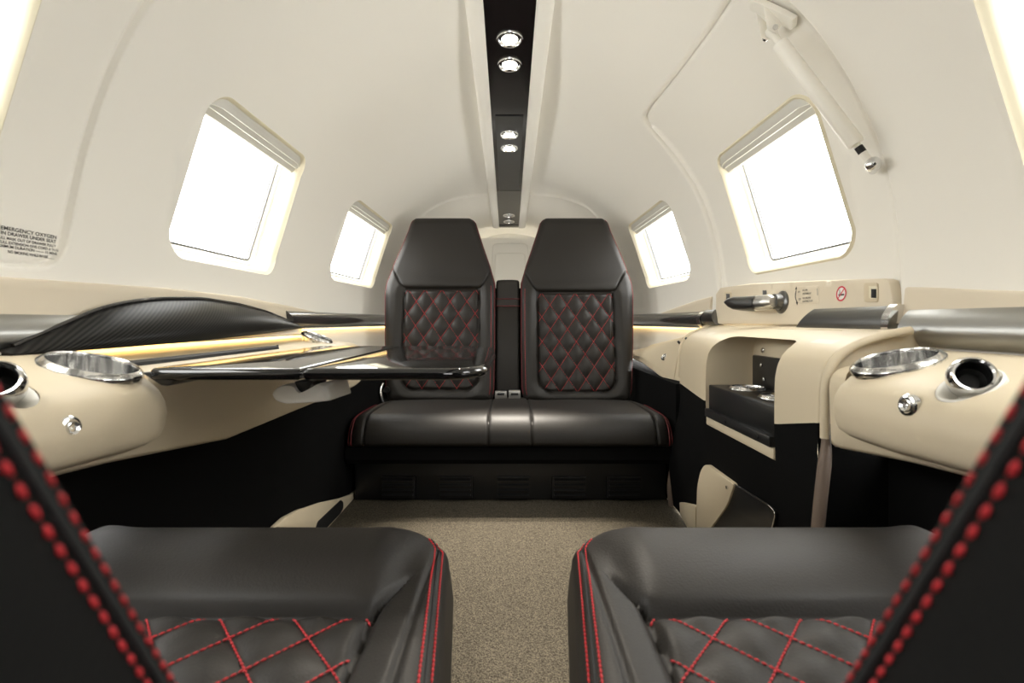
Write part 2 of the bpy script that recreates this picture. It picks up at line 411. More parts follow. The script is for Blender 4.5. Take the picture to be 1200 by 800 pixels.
# unseen forward wall, its windscreen opening sized to control the fill light
out_ = [(.66 * math.cos(a), RC + .66 * math.sin(a)) for a in np.linspace(0, 2 * PI, 48, endpoint=False)]
hole_ = round_poly([(-.42, .10), (.42, .10), (.32, .48), (-.32, .48)], .06)
pp, tt = tri_region([(-.68, FL - .02), (.68, FL - .02), (.68, .78), (-.68, .78)], [hole_], .1)
struct(MB().add([(p[0], -1.0, p[1]) for p in pp], tt.tolist()).build('wall_front', M['black'], None, fix=False), 'added forward wall behind the camera, its windscreen opening sized for fill light')
for side, nm in ((-1, 'left'), (1, 'right')):
  for ya, yb_ in (((-1.0, 3.15),) if side < 0 else ((-1.0, .765), (1.56, 3.15))):
    mb = MB(); rows = []
    for Y in np.linspace(ya, yb_, 60):
        x1 = x2 = lowX(Y)
        rows.append([(side * .60, Y, -.186), (side * x1, Y, -.192), (side * x1, Y, -.35), (side * x2, Y, FL)])
    if side > 0 and ya > 1: rows.insert(0, [(.61, ya, p[2]) for p in rows[0]])
    if side > 0 and ya < 0: rows.append([(.61, yb_, p[2]) for p in rows[-1]])
    struct(mb.grid(rows, flip=side > 0).build('wall_%s_lower' % nm, M['black'], None, fix=False), 'black carpeted lower wall on the %s side' % nm)

# ------------------------------------------------------------------ side ledges and armrests
def ledge_prof(Y):
    """(x, z) from the wall in and down, for the long ledges; drops towards the rear seats"""
    k = ss(1.5, 2.2, Y); zt = lerp(-.054, -.118, k); zi = lerp(-.065, -.135, k); zb = interp(Y, [.3, .6, .85, 1.1, 1.6, 2.4], [-.142, -.166, -.196, -.196, -.198, -.185])
    Xi = .462 + .066 * ss(1.5, 1.95, Y)
    return [(.612, zt + .004), (.58, zt), (max(.53, Xi + .04), lerp(zt, zi, .55)), (max(.50, Xi + .03), lerp(zt, zi, .85)), (Xi + .020, zi - .002), (Xi + .009, zi - .007), (Xi + .002, zi - .016), (Xi, zi - .03), (Xi + .001, (zi + zb) / 2), (Xi + .003, zb + .006), (Xi + .010, zb), (Xi + .10, zb - .002)]
def ledge_mesh(side, y0, y1, holes=()):
    mb, f, S1 = sheet(ledge_prof, lambda t: t, y0, y1, holes, .02, lambda x, Y, z, t: V((side * x, Y, z)))
    ss1 = np.linspace(0, S1, 40); e = [f(s, y1) for s in ss1]; mb.grid([e, [V((side * .61, p.y, p.z)) for p in e]])
    return mb
def arm_prof(Y, sl=1.0):
    zt = -.020; return [(.612, zt - .021), (.585, zt - .021), (.558, zt - .022), (.52, zt - .031), (.48, zt - .043), (.458, zt - .054), (.444, zt - .066), (.436, zt - .080), (.433, zt - .096), (.435, zt - .115), (.440, zt - .128 + 0 * Y), (.452, zt - .136), (.52, zt - .138)]
def arm_mesh(side, y0, y1, holes=()):
    """padded armrest with a rounded aft end"""
    R = .060; ya = y1 - R; tm = lambda t: t if t < ya else ya + R * math.sin(min(PI / 2, (t - ya) / R))
    def mod(x, Y, z, t):
        e = max(0, (Y - ya) / R); k = 1 - math.sqrt(max(0, 1 - e * e)); kz = max(0, e) ** 3
        xx = x + k * .050 * ss(.525, .445, x); zz = z - (.012 * k) * ss(.60, .50, x)
        if z < -.12: zz += .022 * k
        if z < -.10: zz += interp(Y, [.25, .6], [.020, .002]) * ss(-.10, -.135, z)
        return V((side * xx, Y, zz))
    T1 = ya + R * PI / 2
    mb, f, S1 = sheet(arm_prof, tm, y0, T1, holes, .012, mod, np.linspace(ya, T1 - .004, 14))
    e = [f(s, T1) for s in np.linspace(0, S1, 50)]; mb.grid([e, [p + V((side * .006, -.001, -.004)) for p in e], [p + V((side * .03, -.012, -.02)) for p in e]])
    return mb
def tilt_axis(side, deg, fore=0):
    a = math.radians(deg); return V((-side * math.sin(a), fore, math.cos(a))).normalized()
def bore(objs, c, ax, r, d0=-.06, d1=.03):
    """cut a round hole into the given meshes"""
    k = MB().lathe([(r, d0), (r, d1)], c, ax, 48, cap=True).build('bore_tool', None)
    for o in objs:
        m = o.modifiers.new('b', 'BOOLEAN'); m.operation = 'DIFFERENCE'; m.object = k; m.solver = 'EXACT'; m.use_self = True
        bpy.context.view_layer.update(); dg = bpy.context.evaluated_depsgraph_get(); me = bpy.data.meshes.new_from_object(o.evaluated_get(dg))
        o.modifiers.clear(); o.data = me
        me.polygons.foreach_set('use_smooth', [True] * len(me.polygons)); me.set_sharp_from_angle(angle=math.radians(50))
    me = k.data; bpy.data.objects.remove(k); bpy.data.meshes.remove(me)
def cup(parent, c, ax, r, dep=.05, lip=.006, name='cup_holder'):
    prof = [(r * 1.02, -.006), (r * 1.035, -.001), (r * 1.02, .0005), (r * .93, .0045), (r * .90, .0052), (r * .88, .004), (r * .87, .000), (r * .86, -dep), (r * .84, -dep - .003), (0, -dep - .003)]
    mb = MB().lathe(prof, c, ax, 48); return mb.build(name, M['cup'], parent, sharp=45)
def knob_jack(parent, c, ax, r):
    prof = [(r * 1.2, -.004), (r * 1.2, .0012), (r * 1.08, .003), (r * .84, .0035), (r * .78, .0), (r * .74, -.003), (r * .70, .003), (r * .60, .006), (r * .35, .0045), (r * .26, .0025), (0, .004)]
    return MB().lathe(prof, c, ax, 32).build('button', M['chrome'], parent, sharp=30)
def gasper(parent, c, ax, aim, r):
    base = MB().lathe([(r * 1.44, -.012), (r * 1.44, .0035), (r * 1.36, .005), (r * 1.2, .002), (r * 1.06, -.004), (r * 1.0, -.014), (0, -.02)], c, ax, 36).build('air_vent', M['white'], parent, sharp=40)
    c = V(c) + V((0, 0, .009))
    ball = MB().lathe([(r * .75, -.018), (r * .95, -.008), (r * 1.0, .004), (r * .93, .014), (r * .80, .0175), (r * .70, .0165), (r * .66, .0125)], c, aim, 36).build('nozzle', M['chrome'], base, sharp=40)
    MB().lathe([(r * .67, .014), (r * .63, -.006), (r * .4, -.010), (0, -.010)], c, aim, 30).build('vent_bore', M['blackplastic'], base)
    return base

# left ledge
lt = thing('side_ledge', 'long beige side ledge on the table side with a black slot and padded armrest', 'ledge', (-.52, 1.2, -.10))
lb = ledge_mesh(-1, .22, 2.6, [((.503, .617), .058), ((.478, .478), .036), ((.543, 1.44), .041)]).build('ledge_body', M['ledge'], lt, sharp=50)
ab_ = arm_mesh(-1, .22, .685, [((.503, .617), .0495), ((.478, .478), .0295)]).build('armrest', M['ledge'], lt, sharp=50)
cl = V((-.503, .617, -.0545)); axl = tilt_axis(-1, 17); cup(lt, cl, axl, .051)
pc = atX(82, 502, -.437); knob_jack(lt, pc + V((-.001, 0, 0)), (1, -.05, .1), .0105)
gasper(lt, (-.478, .478, -.070), tilt_axis(-1, 34), V((.55, -.62, .50)).normalized(), .021)
ca_ = V((-.543, 1.44, -.046)); cup(lt, ca_, tilt_axis(-1, 20), .043)
# stowage slot that the table folds into
mb = MB(); rows = []
for Y in np.linspace(.69, 1.18, 30):
    e = ss(1.18, 1.13, Y); p = ledge_prof(Y); f = lambda x: float(np.interp(-x, [-q[0] for q in p[:5]], [q[1] for q in p[:5]]))
    xa, xb = .535, .535 - .024 * max(.05, e)
    rows.append([(-xa, Y, f(xa) + .0005), (-xa + .001, Y, f(xa) + .004), (-xb - .003, Y, f(xb) + .005), (-xb, Y, f(xb) + .0005)])
mb.grid(rows, cap=True).build('table_slot', M['seam'], lt, sharp=40)

# right forward armrest
rt = thing('forward_ledge', 'beige padded side armrest with cup holder and air nozzle, forward of the cabin door', 'ledge', (.52, .45, -.10))
lb = ledge_mesh(1, .22, .742, [((.503, .668), .058), ((.475, .528), .036)]).build('ledge_body', M['ledge'], rt, sharp=50)
ab_ = arm_mesh(1, .22, .728, [((.503, .668), .0495), ((.475, .528), .0295)]).build('armrest', M['ledge'], rt, sharp=50)
cup(rt, V((.503, .668, -.0525)), tilt_axis(1, 17), .051)
pc = atX(1064, 475, .437); knob_jack(rt, pc + V((.001, 0, 0)), (-1, -.05, .1), .0105)
gasper(rt, (.475, .528, -.069), tilt_axis(1, 34), V((-.50, -.75, .36)).normalized(), .021)

# right aft console (beside the rear seat)
ac = thing('aft_console', 'small beige console beside the right rear seat, aft of the door, with one round button', 'console', (.52, 1.9, -.12))
mb = MB(); rows = []
for Y in np.linspace(1.585, 2.5, 24):
    zt = interp(Y, [1.46, 1.66, 2.28, 2.5], [-.026, -.047, -.118, -.14]); zb = interp(Y, [1.55, 1.7, 2.0, 2.5], [-.223, -.200, -.163, -.15]) - .002; xo = .552
    xi = interp(Y, [1.58, 1.75, 1.95, 2.4], [.535, .518, .516, .516]); rows.append([(.61, Y, zt + .003), (.580, Y, zt), (.568, Y, zt - .003), (.562, Y, zt - .010), (lerp(.562, xi, .5), Y, lerp(zt - .010, zb, .48) + .012), (xi + .004, Y, zb + .014), (xi, Y, zb + .006), (xi + .004, Y, zb), (.58, Y, zb - .003)])
mb.grid(rows, flip=True, cap=True).build('console_body', M['ledge'], ac, sharp=40)
# raised cover plate following the slope
mb = MB(); rows = []
for Y in np.linspace(1.66, 2.2, 12):
    zt = interp(Y, [1.46, 1.66, 2.28, 2.5], [-.026, -.047, -.118, -.14]); zb = interp(Y, [1.55, 1.7, 2.0, 2.5], [-.223, -.200, -.163, -.15]); xi = interp(Y, [1.58, 1.75, 1.95, 2.4], [.535, .518, .516, .516])
    a = V((.560, Y, zt - .012)); m_ = V((lerp(.562, xi, .5), Y, lerp(zt - .010, zb, .48) + .012)); b_ = V((xi + .006, Y, zb + .018)); n_ = V((-.003, 0, .001))
    rows.append([a, a + n_, m_ + n_, b_ + n_, b_])
mb.grid(rows, flip=True, cap=True).build('cover_plate', M['ledge'], ac, sharp=30)
def on_console(px, py):
    a, b = ray(px, py); x = .538; return V((x - .005, x / a, b * x / a))
knob_jack(ac, on_console(780, 418), (-.8, -.1, .6), .011)
for q in ((797, 400.5), (803, 397), (806, 396.5)):
    c = on_console(*q); MB().lathe([(.004, -.012), (.004, .002), (.0025, .0035), (0, .0035)], c, (-.7, -.1, .7), 12).build('switch', M['blackplastic'], ac)

# ------------------------------------------------------------------ wall rails, metal trims, light strips
def trim_bar(name, side, y0, y1, z0, z1, m, bulge=.022, x=None, n=30, slant0=0, slant1=0, parent=None, kind=None, base=.0):
    """convex bar lying on the wall: z0 bottom, z1 top"""
    mb = MB(); rows = []
    for k in range(n + 1):
        row = []
        for j in range(13):
            t = j / 12; z = lerp(z0, z1, t); e0 = y0 + slant0 * t; e1 = y1 + slant1 * t; Y = lerp(e0, e1, k / n)
            R = Rf(Y); xw = math.sqrt(max(.01, R * R - (z - RC) ** 2)) if x is None else x
            bz = bulge * (math.sin(PI * (.06 + .88 * t)) ** .6) + base
            row.append((side * (xw - bz), Y, z))
        Y = row[0][1]; row = [(side * .625, row[0][1], z0)] + row + [(side * .625, row[-1][1], z1)]
        rows.append(row)
    return mb.grid(rows, flip=side > 0, cap=True).build(name, m, parent, sharp=35)
# padded tan rails under the windows
def rail(name, side, top, y0, y1, zb=-.005, off=.008):
    tp = smooth_line(top, .02, False, 3); rows = []
    for Y, zt in tp:
        at = a_of_z(zt, side); ab = a_of_z(zb, side) if zt > zb + .004 else at + side * .004; n = 6
        rows.append([S(Y, at, -.002), S(Y, at, off * .5), S(Y, at + side * .0015, off * .85), S(Y, at + side * .004, off)] + [S(Y, lerp(at + side * .004, ab, k / n), off) for k in range(1, n + 1)] + [S(Y, ab, -.002)])
    return MB().grid(rows, wrap=True, cap=True).build(name, M['tan'], None, sharp=40)
o = rail('wall_rail', -1, [(.12, .05), (.5, .052), (.74, .056), (.95, .060), (1.2, .056), (1.45, .042), (1.75, .018)], .12, 1.8)
tag(o, 'tan padded rail running under the windows behind the carbon fibre lid', 'rail')
o = rail('wall_rail', 1, [(.10, .028), (.4, .030), (.6, .034), (.72, .045), (.79, .053), (.805, .053)], .10, .81)
tag(o, 'tan padded rail above the broad metal band on the right, forward of the door', 'rail')
o = rail('wall_rail', 1, [(1.585, .075), (1.7, .068), (1.9, .045), (2.15, .012)], 1.585, 2.2)
tag(o, 'short tan rail tapering aft of the cabin door', 'rail')
tag(trim_bar('metal_band', -1, .10, .735, -.036, .009, M['steel'], .020), 'brushed metal band at the left, running behind the front of the carbon fibre lid', 'trim')
tag(trim_bar('metal_band', 1, .10, .792, -.038, .017, M['steel'], .022), 'wide brushed metal band at the right above the armrest', 'trim')
tag(trim_bar('dark_band', -1, 1.41, 2.6, -.020, .028, M['blacktrim'], .026), 'dark glossy band on the left wall, aft of the carbon fibre lid', 'trim')
tag(trim_bar('dark_band', 1, 1.625, 2.6, -.020, .030, M['blacktrim'], .026), 'dark glossy band on the right wall between the door and rear seat', 'trim')
tag(trim_bar('end_cap', 1, 1.60, 1.625, -.022, .034, M['chrome'], .030), 'slim bright metal end cap of the right dark band', 'trim')

def led(side, y0, y1, x, z, label):
    t = thing('light_strip', label, 'light strip', (side * x, (y0 + y1) / 2, z))
    mb = MB(); ys = np.linspace(y0, y1, 14); mb.tube([(side * (math.sqrt(Rf(y) ** 2 - (z - RC) ** 2) - x), y, z) for y in ys], .0042, 8); mb.build('diffuser', M['led'], t)
    mb = MB(); mb.grid([[(side * (math.sqrt(Rf(y) ** 2 - (z - RC) ** 2) - x + dx), y, z + dz) for dx, dz in ((.006, .003), (.006, .006), (-.006, .006), (-.006, .003))] for y in ys], cap=True, wrap=True); mb.build('channel', M['white'], t)
led(-1, .10, 1.48, .010, -.0430, 'warm glowing strip under the carbon fibre lid')
led(-1, 1.50, 2.5, .010, -.026, 'warm glowing strip under the dark band by the left rear seat')
led(1, 1.63, 2.5, .010, -.026, 'warm glowing strip under the dark band by the right rear seat')

# carbon fibre lid of the table stowage
LT = smooth_line([(.602, -.036), (.625, -.028), (.677, -.010), (.756, .0176), (.817, .030), (.89, .0385), (1.017, .044), (1.15, .037), (1.274, .0233), (1.38, .004), (1.475, -.017)], .01, False, 6)
mb = MB(); rows = []; y0, y1 = .602, 1.47
for k in range(61):
    t = k / 60; Y = lerp(y0, y1, t); zb = interp(Y, [.60, .70, .86, 1.147, 1.45], [-.041, -.0395, -.037, -.030, -.020])
    zt = max(zb + .004, float(np.interp(Y, LT[:, 0], LT[:, 1]))); s = min(1, max(0, (zt - zb) / .08)); bul = .012 + .042 * s ** .8; row = []
    x0 = .603
    for j in range(17):
        u = j / 16; z = lerp(zb, zt, u); b_ = bul * (math.sin(PI * (.25 + .75 * u) ** 1.0) ** .7 if u < 1 else .0) * (1 - .35 * u)
        R_ = math.sqrt(Rf(Y) ** 2 - (z - RC) ** 2) - .006
        row.append((-(R_ - .010 - b_), Y, z))
    rows.append([(-.622, Y, zb)] + row + [(-.622, Y, zt)])
o = thing('stowage_lid', 'long curved carbon fibre lid on the left wall above the side ledge', 'lid', (-.58, 1.0, 0))
mb.grid(rows, cap=True).build('lid_shell', M['carbon'], o, sharp=60)
mb = MB(); mb.tube([V(r[-2]) + V((.002, 0, .001)) for r in rows[1:-1]], .003, 8); mb.build('rim', M['blacktrim'], o)
# ------------------------------------------------------------------ rear bench with two reclined backs
def back_surface(tab, quilt, recl=.2, Y0=2.0):
    k = lambda y: (VY - y) / F
    zy = lambda y: (Y0 + .317 * recl) * k(y) / (1 - recl * k(y))
    Yf = lambda z: Y0 + recl * (z + .317)
    ys = [t[0] for t in tab]; Z = [zy(y) for y in ys][::-1]
    XL = [(t[1] - VX) / F * Yf(zy(t[0])) for t in tab][::-1]; XR = [(t[2] - VX) / F * Yf(zy(t[0])) for t in tab][::-1]
    qx0, qx1, qy0, qy1 = quilt; zq1 = zy(qy0); zq0 = zy(qy1); xq0 = (qx0 - VX) / F * Yf((zq0 + zq1) / 2); xq1 = (qx1 - VX) / F * Yf((zq0 + zq1) / 2)
    return Z, XL, XR, Yf, (xq0, xq1, zq0, zq1)
QA, QB = .0685, .0985
def rear_back(parent, tab, quilt, inner, label):
    Z, XL, XR, Yf, (xq0, xq1, zq0, zq1) = back_surface(tab, quilt)
    z0, z1 = Z[0], Z[-1]; xc = (xq0 + xq1) / 2; rq = .055
    def qd(x, z):     # signed distance to the quilted panel (rounded lower corners), negative inside
        rr = rq if z < (zq0 + zq1) / 2 else .006
        dx = abs(x - xc) - (xq1 - xq0) / 2 + rr; dz = abs(z - (zq0 + zq1) / 2) - (zq1 - zq0) / 2 + rr
        return math.hypot(max(dx, 0), max(dz, 0)) + min(max(dx, dz), 0) - rr
    def surf(x, z, lift=0):
        xl = interp(z, Z, XL); xr = interp(z, Z, XR); sd = min(x - xl, xr - x, (z1 - z) * 1.0, (z - z0) * 1.0); r = .032
        e = max(0, 1 - max(sd, 0) / r); y = Yf(z) + .038 * (1 - math.sqrt(max(0, 1 - e * e)))
        y -= .010 * math.cos(min(1, abs(x - xc) / .25) * PI / 2) * ss(zq1 - .01, zq1 + .12, z)      # headrest belly
        d = qd(x, z)
        y -= .014 * ss(0.0, .035, d) * ss(zq1 + .06, zq1 - .02, z)                                     # side bolsters stand proud
        if d < 0:
            u = (x - xc) / QA + (z - zq1) / QB; v = (x - xc) / QA - (z - zq1) / QB
            y -= .010 * (abs(math.sin(PI * u)) * abs(math.sin(PI * v))) ** .6 * ss(0, .012, -d) - .004
        y += .007 * math.exp(-(d / .0045) ** 2) * (1 if z < zq1 + .02 else 0)
        # seam between headrest and bolsters, curling up to the shoulders
        s = zq1 + .004 + .085 * ss((xq1 - xq0) / 2 - .012, (xq1 - xq0) / 2 + .062, abs(x - xc)) ** 1.3
        y += .009 * math.exp(-((z - s) / .0048) ** 2)
        return V((x, y - lift, z)), d, z - s
    nz, nx = 170, 104; faces = {'body': [], 'quilt': [], 'head': []}; vs = []; meta = []
    for j in range(nz + 1):
        z = lerp(z0, z1, j / nz); xl = interp(z, Z, XL); xr = interp(z, Z, XR)
        for i in range(nx + 1):
            t = i / nx; u = t + .0 ; x = lerp(xl, xr, .5 - .5 * math.cos(PI * lerp(.06, .94, t)) / math.cos(PI * .06))
            p, d, s = surf(x, z); vs.append(p); meta.append((d, s))
    for j in range(nz):
        for i in range(nx):
            a = j * (nx + 1) + i; f = (a, a + 1, a + nx + 2, a + nx + 1); d = sum(meta[q][0] for q in f) / 4; s = sum(meta[q][1] for q in f) / 4
            faces['quilt' if d < 0 else 'head' if s > 0 else 'body'].append(f)
    def sub(fs, name, par):
        ids = sorted({q for f in fs for q in f}); mp_ = {q: k for k, q in enumerate(ids)}; mb = MB(); mb.v = [vs[q] for q in ids]; mb.f = [tuple(mp_[q] for q in f) for f in fs]; return mb
    mb = sub(faces['body'], 'backrest', parent)
    # side, top, bottom and rear of the shell
    loop = [vs[i] for i in range(nx + 1)] + [vs[j * (nx + 1) + nx] for j in range(1, nz + 1)] + [vs[nz * (nx + 1) + i] for i in range(nx - 1, -1, -1)] + [vs[j * (nx + 1)] for j in range(nz - 1, 0, -1)]
    cx_ = V((xc, 0, (z0 + z1) / 2)); sh = lambda p, dy, s: V(((p.x - cx_.x) * s + cx_.x, Yf(p.z) + dy, (p.z - cx_.z) * s + cx_.z))
    mb.grid([loop, [sh(p, .06, 1.0) for p in loop], [sh(p, .085, .985) for p in loop], [sh(p, .10, .94) for p in loop]], wrap=True)
    o_ = len(mb.v) - len(loop); mb.f.append(tuple(range(o_, o_ + len(loop))))
    b = mb.build('backrest', M['leather'], parent, sharp=0, weld=1e-5)
    if label: b['label'] = label
    sub(faces['head'], '', b).build('headrest', M['leather'], b, sharp=0)
    q = sub(faces['quilt'], '', b).build('quilted_panel', M['leather'], b, sharp=0)
    # red quilting thread
    st = MB()
    for sgn in (1, -1):
        for k in range(-14, 15):
            run = []
            for n in range(220):
                z = lerp(zq0 - .01, zq1 + .005, n / 219); x = xc + QA * (k - sgn * (z - zq1) / QB)
                if qd(x, z) < -.0015 and abs(x - xc) < .2: run.append(surf(x, z, .0022)[0])
                elif run:
                    if len(run) > 3: st.dashes(run, .0062, .86, .00115)
                    run = []
            if len(run) > 3: st.dashes(run, .0062, .86, .00115)
    st.build('stitching', M['thread'], b, sharp=0, fix=False)
    # red piped edge and an inner stitch row
    def edge(sd, side, za, zb, n=90):
        out = []
        for k in range(n):
            z = lerp(za, zb, k / (n - 1)); x = interp(z, Z, XL) + sd if side < 0 else interp(z, Z, XR) - sd
            out.append(surf(x, z, .0006)[0])
        return out
    for side in (-1, 1): MB().tube(edge(.0035, side, z0 + .03, z1 - .012), .0017, 6).build('piping', M['piping'], b)
    MB().dashes(edge(.017, inner, z0 + .03, zq1 + .02), .0065, .8, .0010).build('edge_stitching', M['thread'], b, sharp=0, fix=False)
    return b
rb = thing('rear_bench_seat', 'black leather two-place rear bench with diamond quilted backs and red stitching', 'seat', (0, 1.85, FL))
ry = [254, 256, 260, 270, 290, 310, 331, 345, 400, 455, 466, 471]
rear_back(rb, list(zip(ry, [489, 484, 480.5, 477, 468.5, 459.5, 451.5, 450, 450, 451, 453, 457], [548, 553, 557.5, 560.5, 567, 574, 580, 580.5, 580.5, 579.5, 578, 575])), (471.5, 561, 339, 457), 1, 'black leather seat back behind the table')
rear_back(rb, list(zip(ry, [642, 637, 633, 630, 623.5, 616.5, 610.5, 610, 610, 611, 613, 617], [704, 709, 713.5, 717, 726, 734.5, 742, 743, 743, 741.5, 740, 736])), (630.5, 720.5, 343, 459.5), -1, 'black leather seat back nearer the cabin door')
# bench cushion
def bench_pt(x, s):
    """s runs from the rear of the top (0) over the front roll to the underside (1)"""
    ax = abs(x) / .503; e = max(0, (abs(x) - .445) / .058); drop = .05 * (1 - math.sqrt(max(0, 1 - min(1, e) ** 2))); yin = .06 * (1 - math.sqrt(max(0, 1 - min(1, e) ** 2)))
    yf = 1.528 + yin + .0; R = .075
    if s < .55:
        t = s / .55; y = lerp(2.10, yf + R, t); z = lerp(-.322, -.288, t) ; z += .010 * math.sin(PI * t)
        c = math.exp(-(x / .075) ** 4); z += .012 * c * (1 - t) ; z += .006 * math.exp(-((abs(x) - .26) / .17) ** 2) * math.sin(PI * t)
    elif s < .85:
        a = (s - .55) / .30 * PI / 2; y = yf + R - R * math.sin(a); z = -.288 - R * (1 - math.cos(a))
    else:
        t = (s - .85) / .15; y = yf + .012 * t ** 2; z = -.288 - R - .014 * t
    g = .006 * math.exp(-((abs(x) - .066) / .0035) ** 2) + .006 * math.exp(-((abs(x) - .440) / .0035) ** 2)
    return V((x, y + g * (s > .6), z - drop * (1 - ss(.55, 1.0, s) * .6) - g * (s <= .7)))
mb = MB(); rows = []
xs = sorted(set([round(v, 5) for v in np.linspace(-.503, .503, 150)] + [round(sg * (c + d), 5) for sg in (-1, 1) for c in (.066, .440) for d in (-.006, -.003, 0, .003, .006)] + [sg * .503 * v for sg in (-1, 1) for v in (.999, .997, .99, .98)]))
ss_ = np.linspace(0, 1, 48)
rows = [[bench_pt(x, s) for s in ss_] for x in xs]
for r in rows: r += [V((r[-1].x * .985, r[-1].y + .05, r[-1].z - .004)), V((r[-1].x * .98, 2.10, r[-1].z - .004))]
cu = mb.grid(rows, wrap=True, cap=True).build('seat_cushion', M['leather'], rb, sharp=60)
for sg in (-1, 1):
    for xx in (.478, .489): MB().tube([bench_pt(sg * xx, s) + V((sg * .001, -.001, .0015)) for s in np.linspace(.3, .98, 40)], .0015, 6).build('piping', M['piping'], cu)
MB().grid([[(x * k, y, z) for x in np.linspace(-1, 1, 40)] for k, y, z in ((.497, 1.56, -.372), (.500, 1.548, -.385), (.500, 1.548, -.42), (.495, 1.56, -.435), (.49, 2.0, -.435))]).build('lower_valance', M['black'], rb)
base = MB().box((-.49, 1.615, FL), (.49, 2.08, -.40)).build('base', M['blackplastic'], rb, bevel=.004)
for xp in (467, 534, 601.5, 667, 731):
    c = (xp - VX) / F * 1.615; mb = MB()
    mb.box((c - .053, 1.605, -.555), (c + .053, 1.616, -.490))
    for k in range(4): 
        z = -.548 + k * .0155; mb.add([(c - .048, 1.606, z), (c + .048, 1.606, z), (c + .048, 1.594, z + .004), (c - .048, 1.594, z + .004), (c - .048, 1.606, z + .009), (c + .048, 1.606, z + .009)], [(0, 1, 2, 3), (3, 2, 5, 4), (0, 3, 4), (1, 5, 2)])
    mb.build('vent', M['blackplastic'], base, sharp=20)
# folded centre armrest
def Yb(z): return 2.0 + .2 * (z + .317)
def arm_loop(z, hw, d0, d1, r=.016):
    return [V((x - .0105, Yb(z) + y, z)) for x, y in round_rect(0, (d0 + d1) / 2, hw, (d1 - d0) / 2, r, 5)]
mb = MB(); rows = []
for z, k, hw in ((-.300, .012, .044), (-.295, .004, .0475), (-.285, 0, .049), (-.1, 0, .049), (.060, 0, .049), (.0640, .0025, .0485), (.068, 0, .049), (.150, 0, .0485), (.163, .003, .0475), (.170, .010, .043), (.172, .02, .03)): rows.append(arm_loop(z, hw, .020 + k, .085))
fa = mb.grid(rows, wrap=True, cap=True).build('armrest', M['leather'], rb, sharp=50); fa['label'] = 'black leather centre armrest folded up between the seat backs'
mb = MB(); mb.grid([arm_loop(z, .0515, .016, .0875, .017) for z in (.060, .062, .090, .092)], wrap=True, cap=True); sp = mb.build('strap', M['leather'], fa)
for z in (.0615, .0905): MB().tube(arm_loop(z, .0522, .0152, .088, .017), .0014, 6, closed=True).build('piping', M['piping'], sp)
MB().grid([[V((x, Yb(z) + dy, z)) for x, dy in ((-.085, .105), (-.085, .088), (.064, .088), (.064, .105))] for z in (-.33, -.1, .05, .140)], wrap=True, cap=True).build('back_frame', M['matleather'], rb)
for k, (xp, nm) in enumerate(((588, 'grey seat belt buckle on the bench cushion, the one nearer the table'), (604, 'grey seat belt buckle on the bench cushion, the one nearer the door'))):
    c = atY(xp - 1, 461.5, 1.965); t = thing('seat_belt_buckle', nm, 'buckle', c + V((0, 0, -.02)), 'seat belt buckles between the rear seats')
    MB().box((c.x - .023, c.y - .012, c.z - .018), (c.x + .023, c.y + .012, c.z + .012 + .003 * k)).build('buckle_body', M['grey'], t, bevel=.004)
    MB().box((c.x - .014, c.y - .015, c.z - .003), (c.x + .014, c.y - .011, c.z + .006)).build('release_button', M['blackplastic'], t, bevel=.0015)
    MB().box((c.x - .014, c.y - .004, c.z - .035), (c.x + .014, c.y + .004, c.z - .012)).build('strap', M['seam'], t)
# recline lever by the left back
c = atY(448, 460, 1.96); t = thing('recline_lever', 'small chrome recline lever beside the seat back behind the table', 'lever', c + V((0, 0, -.06)))
mb = MB(); mb.tube([c + V((0, .01, .035)), c + V((-.006, 0, .02)), c + V((-.008, -.004, 0)), c + V((0, -.004, -.03)), c + V((.004, 0, -.06))], [.005, .007, .008, .008, .007], 10); mb.build('lever_arm', M['chrome'], t)
MB().lathe([(.012, -.006), (.012, .006), (0, .006)], c + V((.014, .01, .01)), (0, -1, 0), 20, cap=True).build('pivot', M['blackplastic'], t)

